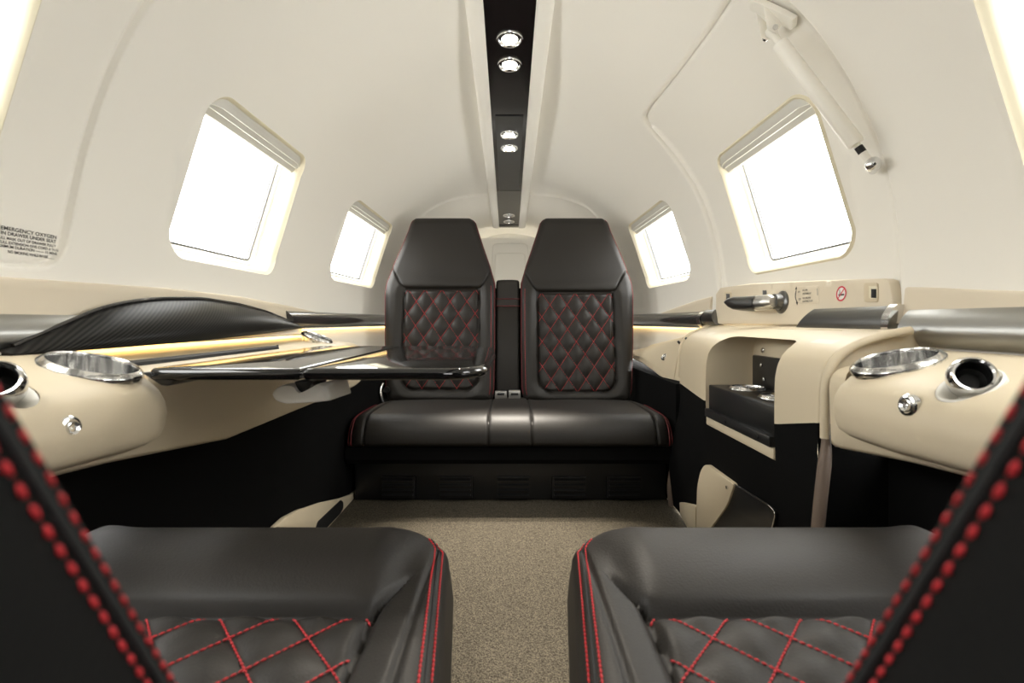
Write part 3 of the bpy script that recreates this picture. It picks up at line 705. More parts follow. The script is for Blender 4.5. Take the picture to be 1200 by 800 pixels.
# ------------------------------------------------------------------ forward seats (facing aft), cropped by the frame
FA, FB = .066, .078
def front_seat(side):
    t = thing('front_seat', 'black leather aft-facing seat with red diamond quilting, ' + ('under the folding table' if side < 0 else 'on the cabin door side'), 'seat', (side * .3, .4, FL), 'aft-facing front seats')
    XO = .540
    xin = lambda Y: .050 + .095 * max(0, Y - .37); YF = .668; YB = .225; RP = .055
    def crease(x, Y):       # distance-like values to roll seam
        yc = .466 + .075 * ss(.132, .088, x) + .06 * ss(.475, .515, x)
        return Y - yc
    def sdist(x, Y):
        a = xin(Y); dx = min(x - a, XO - x); dy = min(YF - Y, Y - YB + .05)
        if dx < RP and dy < RP: return RP - math.hypot(RP - dx, RP - dy)
        return min(dx, dy)
    def surf(x, Y, lift=0):
        sd = sdist(x, Y); z = -.262
        rc = crease(x, Y); inner = min(x - .122, .485 - x)
        roll = ss(.0, .050, rc) * ss(.088, .135, x) * ss(.53, .48, x)
        q = min(1, max(0, rc / .23)); z += .024 * math.sin(PI * min(1, q ** .8)) ** .8 * ss(.085, .15, x) * ss(.535, .47, x) - .002
        d = min(inner, -rc)
        if d > 0:
            u = (x - .17) / FA + (Y - .43) / FB; v = (x - .17) / FA - (Y - .43) / FB
            z += .0075 * (abs(math.sin(PI * u)) * abs(math.sin(PI * v))) ** .65 * ss(0, .012, d) - .004
        z += .004 * ss(.0, -.030, inner) * ss(.09, -.03, rc)
        if .09 < x < .53: z -= .007 * math.exp(-(rc / .006) ** 2) * ss(.092, .12, x)
        if rc < 0: z -= .006 * math.exp(-(inner / .004) ** 2)
        z -= .004 * math.exp(-((x - .086 - .0 * Y) / .0028) ** 2) * ss(.66, .60, Y)
        r = .030 if x - xin(Y) < .04 else .030; r = lerp(r, .085, ss(.50, .64, Y) * ss(.060, .17, x) * ss(.55, .43, x))
        e = max(0, 1 - max(sd, 0) / r); z -= r * (1 - math.sqrt(max(0, 1 - min(1, e) ** 2)))
        return V((side * x, Y, z + lift)), d, rc
    nx, ny = 150, 150; vs = []; meta = []
    for j in range(ny + 1):
        w = j / ny; Y = YB + (YF - YB) * (w if w < .8 else .8 + .2 * math.sin((w - .8) / .2 * PI / 2))
        e = max(0, (Y - (YF - RP)) / RP); ins = RP * (1 - math.sqrt(max(0, 1 - e * e)))
        a = xin(Y) + ins; b = XO - ins
        for i in range(nx + 1):
            u = i / nx; x = lerp(a, b, .5 - .5 * math.cos(PI * lerp(.08, .92, u)) / math.cos(PI * .08)); p, d, rc = surf(x, Y); vs.append(p); meta.append((d, rc, x))
    fs = {'quilt': [], 'roll': [], 'body': []}
    for j in range(ny):
        for i in range(nx):
            q = j * (nx + 1) + i; f = (q, q + 1, q + nx + 2, q + nx + 1); d = sum(meta[k][0] for k in f) / 4; rc = sum(meta[k][1] for k in f) / 4; x = sum(meta[k][2] for k in f) / 4
            fs['quilt' if d > 0 else 'roll' if rc > 0 and .091 < x < .525 else 'body'].append(f)
    def sub(F_):
        ids = sorted({q for f in F_ for q in f}); mp_ = {q: k for k, q in enumerate(ids)}; mb = MB(); mb.v = [vs[q] for q in ids]; mb.f = [tuple(mp_[q] for q in f) for f in F_]; return mb
    mb = sub(fs['body'])
    loop = [vs[i] for i in range(nx + 1)] + [vs[j * (nx + 1) + nx] for j in range(1, ny + 1)] + [vs[ny * (nx + 1) + i] for i in range(nx - 1, -1, -1)] + [vs[j * (nx + 1)] for j in range(ny - 1, 0, -1)]
    c = V((side * .295, .44, 0))
    def sk(p, z, s): return V(((p.x - c.x) * s + c.x, (p.y - c.y) * s + c.y, z))
    mb.grid([loop] + [[sk(p, lerp(p.z, -.43, k), 1 + .022 * math.sin(PI * min(1, k * 1.3))) for p in loop] for k in (.12, .3, .55, .8)] + [[sk(p, -.435, .985) for p in loop], [sk(p, -.44, .9) for p in loop]], wrap=True)
    o_ = len(mb.v) - len(loop); mb.f.append(tuple(range(o_, o_ + len(loop))))
    cu = mb.build('seat_cushion', M['leather'], t, sharp=0, weld=1e-5)
    sub(fs['roll']).build('front_roll', M['leather'], cu, sharp=0)
    sub(fs['quilt']).build('quilted_panel', M['leather'], cu, sharp=0)
    st = MB()
    for sg in (1, -1):
        for k in range(-14, 16):
            run = []
            for n in range(260):
                Y = lerp(YB, .485, n / 259); x = .17 + FA * (k - sg * (Y - .43) / FB)
                p, d, rc = surf(x, Y, .0020)
                if d > .002: run.append(p)
                elif run:
                    if len(run) > 3: st.dashes(run, .0056, .8, .0012)
                    run = []
            if len(run) > 3: st.dashes(run, .0056, .8, .0012)
    st.build('stitching', M['thread'], cu, sharp=0, fix=False)
    # twin red rows along the inboard edge, and one round the outboard corner
    for dx in (.0075, .0165): MB().dashes([surf(xin(Y) + dx + max(0, (Y - .61)) * .5, Y, .0010)[0] for Y in np.linspace(YB, .632, 90)], .0056, .8, .00125).build('edge_stitching', M['thread'], cu, sharp=0, fix=False)
    em = MB(); em.dashes([surf(.520, Y, .0012)[0] for Y in np.linspace(.45, .60, 30)] + [surf(.520 - .05 * (1 - math.cos(q)), .60 + .05 * math.sin(q), .0012)[0] for q in np.linspace(.1, 1.3, 12)], .0056, .8, .00125)
    em.build('edge_stitching', M['thread'], cu, sharp=0, fix=False)
    wm = MB(); wm.tube([surf(xin(Y) + .012 + max(0, (Y - .61)) * .5, Y, .0004)[0] for Y in np.linspace(YB, .632, 90)], .0014, 6); wm.build('welt', M['seam'], cu)
    MB().box((min(side * .12, side * .48), .24, FL), (max(side * .12, side * .48), .60, -.43)).build('base', M['blackplastic'], t, bevel=.01)
    # backrest, leaning away from the rear seats, almost at the camera
    YE = lambda z: .155 - .557 * (z + .101)
    mb = MB(); rows = []
    for z in [-.33, -.325] + list(np.linspace(-.31, .44, 34)) + [.455, .462]:
        xa = .100 + .105 * ss(.16, .42, z); xb = .510 - .10 * ss(.16, .42, z)
        sh = max(0, (z - .43)) * .6 + max(0, -.315 - z) * .6
        l = round_rect((xa + xb) / 2, YE(z) - .06, (xb - xa) / 2 - sh, .06 - sh * .5, .010, 6)
        rows.append([V((side * x, y, z)) for x, y in l])
    br = mb.grid(rows, wrap=True, cap=True).build('backrest', M['matleather'], t, sharp=50)
    zz = np.linspace(-.28, .14, 60)
    edge = lambda dy, out: [V((side * (.100 - out), YE(z) - dy, z)) for z in zz]
    for dy, dx in ((.0062, -.0004), (.0138, .0006)): MB().dashes(edge(dy, dx), .0062, .62, .0009).build('stitching', M['thread'], br, sharp=0, fix=False)
    MB().tube(edge(.010, .0001), .0013, 8).build('welt', M['seam'], br)
front_seat(-1); front_seat(1)
# ------------------------------------------------------------------ lower cabin door with cubby and drinks drawer
DP = [(.606, -.012), (.58, -.015), (.55, -.020), (.52, -.029), (.50, -.037), (.485, -.047), (.473, -.060), (.465, -.078), (.461, -.100), (.460, -.14), (.460, -.20), (.463, -.26), (.472, -.36), (.482, -.45), (.496, FL + .004)]
DS = [0]
for a_, b_ in zip(DP, DP[1:]): DS.append(DS[-1] + math.hypot(a_[0] - b_[0], a_[1] - b_[1]))
def dpt(Y, s, out=0):
    x = interp(s, DS, [p[0] for p in DP]); z = interp(s, DS, [p[1] for p in DP]); x += .055 * min(1, max(0, (Y - 1.22) / .33)) * ss(.62, .50, x - .02) * ss(-.46, -.22, z); return V((x - out, Y, z))
def s_of_z(z): return interp(-z, [-p[1] for p in DP], DS)
def x_of_z(z): return interp(-z, [-p[1] for p in DP], [p[0] for p in DP])
DY0, DY1 = .766, 1.556
dl = thing('lower_door', 'beige and black lower cabin door with an open cubby for drinks and a kick panel', 'door', (.5, 1.16, FL))
CY0, CY1, CZ = .892, 1.205, -.243
s_top = s_of_z(-.034); s_bot = s_of_z(CZ)
cub = [(CY0, s_bot), (CY1, s_bot)] + [(CY1 - .075 + .075 * math.cos(a), s_top + .075 - .075 * math.sin(a)) for a in np.linspace(0, PI / 2, 10)] + [(CY0 + .02, s_top), (CY0 + .006, s_top + .006), (CY0, s_top + .02)]
cub = resample(cub, .008, True)
zs = lambda Y: interp(Y, [.766, .885, 1.2, 1.3, 1.556], [-.152, -.178, -.188, -.189, -.189])
ex = np.array([(Y, s_of_z(zs(Y))) for Y in np.arange(DY0 + .002, DY1, .005)])
ex = np.concatenate([ex, np.array([(Y, s) for Y in np.arange(DY0 + .01, DY1, .02) for s in DS[1:-1] + [DS[i] * .5 + DS[i+1] * .5 for i in range(len(DS) - 1)]])])
P2, T2 = tri_region(resample([(DY0, 0), (DY1, 0), (DY1, DS[-1]), (DY0, DS[-1])], .012, True), [cub], .05, ex)
c2 = P2[T2].mean(1); top_ = np.array([c[1] < s_of_z(zs(c[0])) for c in c2])
def door_piece(sel, name, m, depth):
    ids = np.unique(T2[sel]); mp_ = {q: k for k, q in enumerate(ids)}; mb = MB(); mb.v = [dpt(*P2[q]) for q in ids]; mb.f = [tuple(mp_[q] for q in f) for f in T2[sel]]
    return mb
mb = door_piece(top_, '', None, 0)
for Y in (DY0, DY1):       # rounded end flanges
    pr = [s for s in np.linspace(0, s_of_z(zs(Y)), 24)]
    sgn = -1 if Y == DY0 else 1
    mb.grid([[dpt(Y, s) for s in pr], [dpt(Y + sgn * .004, s, -.002) for s in pr], [dpt(Y + sgn * .006, s, -.007) for s in pr], [V((.606, Y + sgn * .006, min(-.02, dpt(Y, s).z - .008))) for s in pr]])
mb.build('upper_cover', M['ledge'], dl, sharp=45, weld=1e-5)
mb = door_piece(~top_, '', None, 0)
for Y in (DY0, DY1):
    pr = [s for s in np.linspace(s_of_z(zs(Y)), DS[-1], 16)]; mb.grid([[dpt(Y, s) for s in pr], [V((.61, Y, dpt(Y, s).z)) for s in pr]])
mb.build('lower_cover', M['black'], dl, sharp=45, weld=1e-5)
# rolled edge of the cubby mouth and its lining
lip = [dpt(Y, s) for Y, s in cub]
mb = MB(); rows = [lip, [p + V((.012, 0, 0)) for p in lip], [V((max(p.x + .012, .572), p.y, p.z)) for p in lip]]
mb.grid(rows, wrap=True)
cb = mb.build('cubby', M['ledge'], dl, sharp=50)
MB().box((.570, CY0 - .01, CZ), (.578, CY1 + .01, -.016)).build('back_panel', M['ledge'], cb)
MB().box((.560, .93, -.155), (.5705, 1.187, -.078)).build('drawer_back', M['blackplastic'], cb, bevel=.004)
for yy, zz in ((1.14, -.098), (1.128, -.128)): MB().lathe([(.0045, 0), (.0045, .003), (0, .0045)], (.560, yy, zz), (-1, 0, 0), 14).build('screw', M['chrome'], cb)
MB().lathe([(.006, 0), (.006, .003), (.003, .005), (0, .005)], (.569, 1.15, -.066), (-1, 0, 0), 16).build('hook', M['chrome'], cb)
dw = MB().box((.462, CY0 + .004, -.205), (.565, 1.193, -.148)).build('drinks_drawer', M['blackplastic'], dl, bevel=.003)
MB().box((.454, CY0 + .006, -.222), (.56, 1.197, -.203)).build('drawer_lip', M['blackplastic'], dw, bevel=.002)
MB().box((.4585, CY0 + .001, -.242), (.56, 1.2, -.223)).build('sill', M['ledge'], cb, bevel=.003)
for yy in (.94, 1.08): MB().lathe([(.0035, 0), (.003, .002), (0, .002)], (.454, yy, -.2125), (-1, 0, 0), 12).build('screw', M['seam'], dw)
cds = []
for cx, cy in ((.518, 1.118), (.518, .985)):
    bore([dw], (cx, cy, -.148), (0, 0, 1), .036, -.04); cup(dw, V((cx, cy, -.1475)), (0, 0, 1), .037, .035)
# kick panel, pocket and hinge block near the floor
def on_door(px, py, out=0.0):
    X = .47
    for _ in range(12): p = atX(px, py, X - out); X = x_of_z(max(FL + .002, min(-.02, p.z)))
    return atX(px, py, X - out)
def door_plate(name, pxs, out, r, m, sharp=35, bevel=.003):
    pl = [on_door(*q, out) for q in round_poly(pxs, r)]
    return MB().prism(pl, (out + .004, 0, .0)).build(name, m, dl, bevel=bevel, sharp=sharp)
door_plate('kick_panel', [(826.5, 543), (860, 567.5), (852, 592), (830, 622), (815.7, 623), (816, 593), (817, 568), (821, 551)], .010, [6, 4, 8, 2, 2, 4, 8, 6], M['ledge'])
door_plate('hinge_block', [(796, 588), (815, 592), (815, 623), (808, 623), (797, 603)], .012, 2, M['ledge'])
sc_ = on_door(851.5, 571, .012); MB().lathe([(.004, -.002), (.004, .001), (.0, .002)], sc_, (-1, 0, 0), 14).build('screw', M['chrome'], dl)
door_plate('pocket_panel', [(861, 568), (903, 594), (908.5, 602), (904, 622), (833, 622), (852, 594)], .006, [2, 8, 8, 2, 2, 4], M['blackplastic'])
MB().tube([on_door(*q, .008) for q in round_poly([(861, 567.5), (903, 593.6), (908.8, 602), (904, 622)], [0, 9, 6, 0])], .0011, 6).build('pocket_edge', M['chrome'], dl)
# front shelf slots on top of the door
for (ya, yb) in ((.80, .86), (1.33, 1.39)):
    MB().grid([[dpt(ya, s_of_z(-.030), .0004), dpt(yb, s_of_z(-.030), .0004)], [dpt(ya, s_of_z(-.036), .0004), dpt(yb, s_of_z(-.036), .0004)]]).build('label_recess', M['tan'], dl)
# rubber seals at both door edges
def seal(Y, label, low):
    t = thing('door_seal', label, 'seal', (.48, Y, FL))
    pr = np.linspace(.02, s_of_z(-.172), 26); MB().tube([dpt(Y, s, -.002) for s in pr], .0065, 10).build('upper_seal', M['ledge'], t)
    pth = [V(p) for p in smooth_line([tuple(p) for p in low], .01, False, 4)]
    MB().tube(pth, [.004 + .005 * min(1, k / 6) for k in range(len(pth))], 10).build('lower_seal', M['seal'], t)
seal(.752, 'brown rubber door seal at the forward edge of the lower door', [atY(*q, .752) for q in ((966, 494), (969, 508), (968.5, 525), (965, 555), (961, 590), (958, 625), (954, 690))])
seal(1.566, 'brown rubber door seal at the aft edge of the lower door, by the rear bench', [atY(*q, 1.566) for q in ((804.5, 446), (803.5, 462), (799, 495), (790, 535), (784.5, 570), (787, 594))])
# beige floor trim pieces
def floor_piece(name, pxs, X, r, label, hole=None):
    pl = [atX(*q, X) for q in round_poly(pxs, r)]
    return pl
t = thing('floor_fairing', 'cream pointed floor fairing with a black slot, ahead of the bench on the table side', 'fairing', (-.49, 1.35, FL))
X = -.4985
pl = [(p.y, p.z) for p in [atX(*q, X) for q in [(322, 618), (335, 606), (352, 597), (375, 589), (400, 583.5), (412, 579), (420.5, 571), (421.5, 579), (424, 585), (418, 588), (410, 595), (402, 603), (391, 618)]]]
hl = round_poly([(p.y, p.z) for p in [atX(*q, X) for q in [(370, 618), (372, 611), (399, 585.5), (402, 588), (402, 595), (399, 601), (383, 618)]]], [0, .02, .006, .006, .01, .01, 0])
pl = resample(pl, .012, True)
mb = MB().prism([(X, y, z) for y, z in pl], (-.012, 0, 0)); mb.build('fairing_plate', M['ledge'], t, bevel=.002)
MB().prism([(X + .001, y, z) for y, z in hl], (-.006, 0, 0)).build('slot', M['seam'], t)
pl = [atX(*q, .497) for q in [(774.5, 582.5), (783, 584), (793, 596), (792, 610), (776, 590)]]
o = MB().prism(pl, (.008, 0, 0)).build('floor_fairing', M['ledge'], None, bevel=.002); tag(o, 'small cream floor fairing between the bench base and the cabin door', 'fairing')

# ------------------------------------------------------------------ upper door furniture
dt = thing('door_trim_panel', 'tan trim panel under the cabin door window, with placards, latch recess and metal inlay', 'panel', S(1.1, a_of_z(.03, 1)))
pts = hits([(843, 345), (848, 337), (885, 332), (940, 329.5), (1010, 327), (1046, 326.5), (1050, 330)]); y0_, y1_ = pts[-1][0], pts[0][0]
pts = pts + [(y0_ - .025, a_of_z(-.010, 1)), (y1_ - .01, a_of_z(-.010, 1))]
pts = resample(pts, .012, True); OFF = .012
patch('panel_body', pts, -.006, OFF, .004, M['tan'], dt, .02)
def dpatch(name, pxs, off0, off1, bev, m, parent=dt, r=0, st=.01):
    l = round_poly([hit(*q, off0 + .001) for q in pxs], r) if r else [hit(*q, off0 + .001) for q in pxs]
    return patch(name, resample(l, .005, True), off0 - .004, off1, bev, m, parent, st)
# metal inlay
tb = trim_bar('metal_inlay', 1, .818, 1.08, -.026, .024, M['darksteel'], .016, slant1=-.055, base=.012, parent=dt)
tc_ = trim_bar('inlay_cap', 1, .803, .8185, -.027, .026, M['chrome'], .018, base=.013, parent=dt)
tb2 = trim_bar('dark_corner', 1, 1.50, 1.595, -.012, .034, M['darksteel'], .020, slant0=.03, base=.008, parent=dt)
# latch recess
dpatch('latch_frame', [(1013, 331), (1029, 331), (1029, 354), (1013, 354)], OFF, OFF + .0025, .001, M['ledge'], r=.004)
dpatch('latch_recess', [(1018.5, 335), (1028, 335), (1028, 350), (1018.5, 350)], OFF + .0015, OFF + .003, .0003, M['reveal'])
dpatch('latch', [(1022, 338.5), (1027, 338.5), (1027, 349), (1022, 349)], OFF + .002, OFF + .005, .0006, M['seam'])
dpatch('latch_frame', [(849.5, 342), (857, 342), (857, 353), (849.5, 353)], OFF, OFF + .0025, .0006, M['ledge'])
dpatch('latch', [(851, 344), (855, 344), (855, 351), (851, 351)], OFF + .002, OFF + .0035, .0005, M['gasket'])
dpatch('catch', [(894, 340), (898, 340), (898, 348), (894, 348)], OFF, OFF + .002, .0005, M['gasket'])
# lettering helper
def text2d(s, size):
    cu = bpy.data.curves.new('t', 'FONT'); cu.body = s; cu.size = size; cu.offset = size * .018; cu.align_x = 'LEFT'; o = bpy.data.objects.new('t', cu); C.objects.link(o)
    bpy.context.view_layer.update(); me = bpy.data.meshes.new_from_object(o.evaluated_get(bpy.context.evaluated_depsgraph_get()))
    vs = [(v.co.x, v.co.y) for v in me.vertices]; fs = [tuple(p.vertices) for p in me.polygons]
    bpy.data.objects.remove(o); bpy.data.curves.remove(cu); bpy.data.meshes.remove(me); return vs, fs
def put_text(mb, s, size, y, z, side, off, width=None, thick=.0002):
    vs, fs = text2d(s, size); w = max(v[0] for v in vs); k = width / w if width else 1
    sgn = 1 if side < 0 else -1
    f = lambda u, v, o: S(y + sgn * u * k, a_of_z(z + v, side), o)
    mb.add([f(u, v, off + thick) for u, v in vs], fs); return w * k
# handle placard
pl_ = thing('door_placard', 'small door handle placard with two lines of instructions between curved arrows', 'placard', S(1.02, a_of_z(.045, 1), OFF))
dp = patch('plate', resample([hit(*q, OFF) for q in ((933, 335.5), (960, 334.5), (960, 356), (933, 355.5))], .004, True), OFF - .002, OFF + .0006, .0002, M['tan'], pl_, .01)
mb = MB(); o1 = OFF + .0008
def at_px(px, py): return hit(px, py, OFF)
for s_, px, py, sz, wd_ in (('OPEN', 935.3, 343.0, .0055, .0085), ('PULL LEVER', 941, 341.2, .0052, .018), ('ROTATE HANDLE UP', 941, 345.2, .0052, .030), ('CLOSE', 936.2, 351.6, .0055, .0085), ('PUSH LEVER DOWN', 941, 350.4, .0052, .029), ('ROTATE HANDLE TO LOCK', 941, 354.0, .0052, .036)):
    b_, a_ = at_px(px, py); z_ = S(b_, a_).z; put_text(mb, s_, sz, b_, z_, 1, o1, wd_)
mb.build('lettering', M['text'], pl_, sharp=0, fix=False)
mb = MB(); mb.tube([S(*at_px(*q), o1) for q in ((933.6, 340), (932.6, 344), (932.5, 348), (933.2, 351), (934.4, 353.5))], .0009, 6)
for q, dq in (((933.6, 339.2), -1), ((934.6, 353.8), 1)):
    b_, a_ = at_px(*q); c_ = S(b_, a_, o1); mb.lathe([(.0026, 0), (0, .007)], c_, (0, 0, -dq), 8)
mb.build('arrow', M['text'], pl_, sharp=0)
mb = MB(); mb.tube([S(*at_px(*q), o1) for q in ((958, 338), (958.6, 342), (958.5, 346))], .0006, 6); mb.build('arrow', M['grey'], pl_, sharp=0)
# no smoking sign
ns = thing('no_smoking_sign', 'round no smoking sign, red ring and slash over a cigarette on white', 'sign', S(*at_px(986, 344), OFF))
b_, a_ = at_px(986.3, 344); R0 = .0145
disc = lambda r, o: [S(b_ - r * math.cos(t), a_ - r * math.sin(t), o) for t in np.linspace(0, 2 * PI, 40, endpoint=False)]
MB().grid([disc(R0, OFF - .001), disc(R0, OFF + .0006), disc(.0005, OFF + .0007)], wrap=True).build('disc', M['whiteprint'], ns, sharp=20)
mb = MB(); mb.grid([disc(R0, OFF + .0007), disc(R0, OFF + .0011), disc(R0 * .80, OFF + .0011), disc(R0 * .80, OFF + .0007)], wrap=True)
def strip(mb, u0, v0, u1, v1, w, o):
    d = V((u1 - u0, v1 - v0)).normalized(); n = V((-d.y, d.x)) * w / 2
    q = [(u0 + n.x, v0 + n.y), (u1 + n.x, v1 + n.y), (u1 - n.x, v1 - n.y), (u0 - n.x, v0 - n.y)]
    mb.add([S(b_ - u, a_ - v, o) for u, v in q], [(0, 1, 2, 3)])
strip(mb, -.0075, -.0085, .0075, .0085, .0024, OFF + .0012); mb.build('ring', M['red'], ns, sharp=20)
mb = MB(); strip(mb, -.0075, -.0022, .009, -.0022, .0032, OFF + .00095); mb.build('cigarette', M['text'], ns, sharp=0)
mb = MB(); 
for k in range(2): mb.tube([S(b_ - (-.006 + .0025 * k + .0012 * math.sin(t * 5)), a_ - (.0005 + .0075 * t), OFF + .0009) for t in np.linspace(0, 1, 10)], .0005, 5)
mb.build('smoke_mark', M['grey'], ns, sharp=0)
# door handle
hb, ha_ = hit(917, 354, OFF); hc = S(hb, ha_, OFF - .002); hn = V((-hc.x, 0, RC - hc.z)).normalized()
hd = MB().lathe([(.026, 0), (.026, .005), (.024, .007), (.018, .009), (.017, .022), (0, .022)], hc, hn, 36).build('door_handle', M['darksteel'], dt, sharp=35)
mb = MB(); tip = atX(850, 354, .560); st_ = hc + hn * .026 + V((0, -.008, -.002)); rows = []
for k in range(25):
    t = k / 24; c = st_.lerp(tip, t); hz = interp(t, [0, .06, .25, .5, .8, .93, 1], [.011, .0185, .019, .0185, .0165, .011, .003]); hx = interp(t, [0, .1, .4, .8, 1], [.010, .015, .012, .008, .002])
    c = c + V((0, 0, -.004 * math.sin(PI * t))); rows.append([c + V((math.cos(q) * hx, 0, math.sin(q) * hz * (1 if math.sin(q) > 0 else .9))) for q in np.linspace(0, 2 * PI, 20, endpoint=False)])
lv = mb.grid(rows, wrap=True, cap=True).build('lever', M['satin'], hd, sharp=50)
mb = MB(); rows = []
for k in range(7, 25):
    t = k / 24; c = st_.lerp(tip, t) + V((0, 0, -.004 * math.sin(PI * t))); hz = interp(t, [0, .06, .25, .5, .8, .93, 1], [.011, .0185, .019, .0185, .0165, .011, .003]) * .99; hx = interp(t, [0, .1, .4, .8, 1], [.010, .015, .012, .008, .002])
    rows.append([c + V((math.cos(q) * (hx + .0016), 0, math.sin(q) * (hz + .0006))) for q in np.linspace(PI * .62, PI * 1.38, 12)])
mb.grid(rows).build('grip_face', M['darksteel'], hd)
# gas strut of the upper door
A = atX(910, 30, .455); Bp = S(*hit(1032, 191, .006), .010)
t = thing('door_strut', 'white gas strut running from the headliner down the edge of the cabin door', 'strut', Bp)
sb, sa = hit(906, 17, -.003); c0 = S(sb, sa, 0); nrm = V((-c0.x, 0, RC - c0.z)).normalized(); tg = V((0, 0, 1)).cross(nrm)
A = c0 + nrm * .024 + V((.016, 0, -.012)); ax_ = (Bp + V((-Bp.x, 0, RC - Bp.z)).normalized() * .010 - A); Bq = A + ax_
pl_px = round_poly([hit(*q, 0) for q in ((884, -3), (933, 20), (931, 33), (881, 9))], .003)
patch('mount_plate', resample(pl_px, .005, True), -.004, .007, .001, M['white'], t, .01)
mb = MB(); w_ = V((0, .0065, 0))
for sg in (-1, 1):
    q = [c0 + nrm * .008 + V((-.016, 0, .018)), c0 + nrm * .008 + V((.018, 0, -.016)), A + nrm * .006 + V((.006, 0, -.004)), A + nrm * .007 + V((-.007, 0, .002))]
    mb.prism([p + w_ * sg * 1.6 for p in q], w_ * .5 * sg)
mb.build('clevis', M['white'], t, bevel=.0015)
MB().lathe([(.0045, -.016), (.0045, .012), (.0065, .012), (.0065, .019), (.0035, .019), (.0035, .023), (0, .023)], A, (0, 1, 0), 14, cap=True).build('bolt', M['chrome'], t, sharp=30)
d = ax_.normalized(); Lr = ax_.length
MB().lathe([(0, -.010), (.007, -.007), (.0092, 0), (.0075, .008), (.0065, .011), (.0065, .028), (.0, .028)], A, d, 24).build('rod_end', M['white'], t, sharp=40)
MB().lathe([(.008, .024), (.0118, .026), (.0130, .030), (.0130, Lr - .047), (.0118, Lr - .043), (0, Lr - .043)], A, d, 36).build('cylinder', M['white'], t, sharp=30)
MB().lathe([(.0060, Lr - .046), (.0060, Lr - .005), (0, Lr - .004)], A, d, 20).build('rod', M['white'], t, sharp=30)
MB().lathe([(.0058, Lr - .038), (.0064, Lr - .038), (.0064, Lr - .026), (.0058, Lr - .026)], A, d, 20).build('rod_label', M['seam'], t, sharp=30)
bd = V((nrm.x, -.35, nrm.z + .1)).normalized()
MB().lathe([(0, -.030), (.007, -.028), (.007, -.004), (.0115, -.003), (.0115, .004), (.0095, .009), (.005, .012), (0, .0125)], Bq - nrm * .002, V((-.55, -.80, .1)), 24).build('ball_stud', M['chrome'], t, sharp=40)

# ------------------------------------------------------------------ folding table
TZ = -.058; TT = .0145
tb = thing('folding_table', 'glossy black folding table deployed from the left side ledge, in two hinged leaves', 'table', (-.25, .9, TZ - TT))
out_r = [(-.2515, .622), (-.075, .622)] + [(-.075 + .046 * math.sin(a), .692 - .070 * math.cos(a)) for a in np.linspace(.15, PI / 2, 10)] + [(-.028, .80), (-.0275, .95), (-.034, 1.08)] + [(-.102 + .068 * math.cos(a), 1.10 + .10 * math.sin(a)) for a in np.linspace(.1, PI / 2, 10)] + [(-.2515, 1.2)]
out_l = [(-.2555, .622), (-.2555, 1.2), (-.449, 1.2), (-.449, .640), (-.440, .622)]
def leaf(name, pl):
    mb = MB(); r = TT / 2; rows = []
    base = resample(pl, .012, True)
    for a in np.linspace(-PI / 2, PI / 2, 9):
        rows.append([(p[0], p[1], TZ - r + r * math.sin(a)) for p in offset_poly(base, r * (1 - math.cos(a)))])
    mb.grid(rows, wrap=True)
    n = len(base); N0 = len(mb.v); mb.f.append(tuple(range(n))); mb.f.append(tuple(range(N0 - n, N0)))
    return mb.build(name, M['gloss'], tb, sharp=60)
leaf('outer_leaf', out_r); leaf('inner_leaf', out_l)
MB().box((-.262, .70, TZ - TT - .006), (-.245, 1.14, TZ - TT - .0005)).build('hinge', M['blackplastic'], tb, bevel=.001)
mb = MB().prism([atY(*q, .626) for q in ((164, 436.5), (182, 436), (206, 446.5), (197, 452.5), (188, 452))], (0, .10, 0)); mb.build('pivot_arm', M['blackplastic'], tb, bevel=.003)
yb = .665
mb = MB(); poly = [atY(*q, yb) for q in round_poly([(316.5, 462), (321, 455.5), (331, 450.5), (343, 451.5), (350, 461.5), (362, 456), (375, 448.5), (381, 451), (386.5, 470), (370, 472), (334, 474), (321, 470)], [5, 4, 5, 4, 4, 3, 3, 4, 3, 3, 5, 5])]
cpl = sum((V(p) for p in poly), V()) / len(poly)
rows = []
for dy, s in ((.012, .80), (.004, .93), (0, 1.0)): pass
rows = [[cpl + (p - cpl) * .88 + V((0, .0, 0)) for p in poly], [cpl + (p - cpl) * .97 + V((0, .003, 0)) for p in poly], [p + V((0, .009, 0)) for p in poly], [p + V((-.003, .10, -.004)) for p in poly], [cpl + (p - cpl) * .9 + V((-.004, .112, -.004)) for p in poly]]
mb.grid(rows, wrap=True, cap=True).build('support_arm', M['white'], tb, sharp=45)
mb = MB().prism([atY(*q, .672) for q in ((344, 447), (367, 446), (362, 456), (351, 462))], (0, .06, 0)); mb.build('hinge_block', M['blackplastic'], tb, bevel=.002)

# ------------------------------------------------------------------ overhead console
def zc(Y): return min(.7775 - .069 * Y, .7005)
XC = -.001
def xc_(Y): return XC - .006 * max(0, Y - 1.1) / 1.0 * .6
oc = thing('overhead_console', 'long black overhead strip between two cream rails along the headliner', 'console', (XC, 1.6, .5))
ys = [-.95, -.4, 0, .4, .8] + list(np.linspace(1.0, 3.11, 40))
for sg, nm in ((-1, 'rail'), (1, 'rail')):
    rows = []
    for Y in ys:
        x, z = xc_(Y), zc(Y); top = RC + Rf(Y) + .004
        prof = [(.0575, z + .020), (.0590, z + .004), (.0605, z - .001), (.064, z - .003), (.085, z - .001), (.0945, z + .003), (.0985, z + .008), (.1005, z + .016), (.102, max(z + .02, RC + math.sqrt(Rf(Y) ** 2 - .0104) + .003))]
        rows.append([(x + sg * a, Y, b) for a, b in prof])
    MB().grid(rows, cap=True).build(nm, M['wall'], oc, sharp=50)
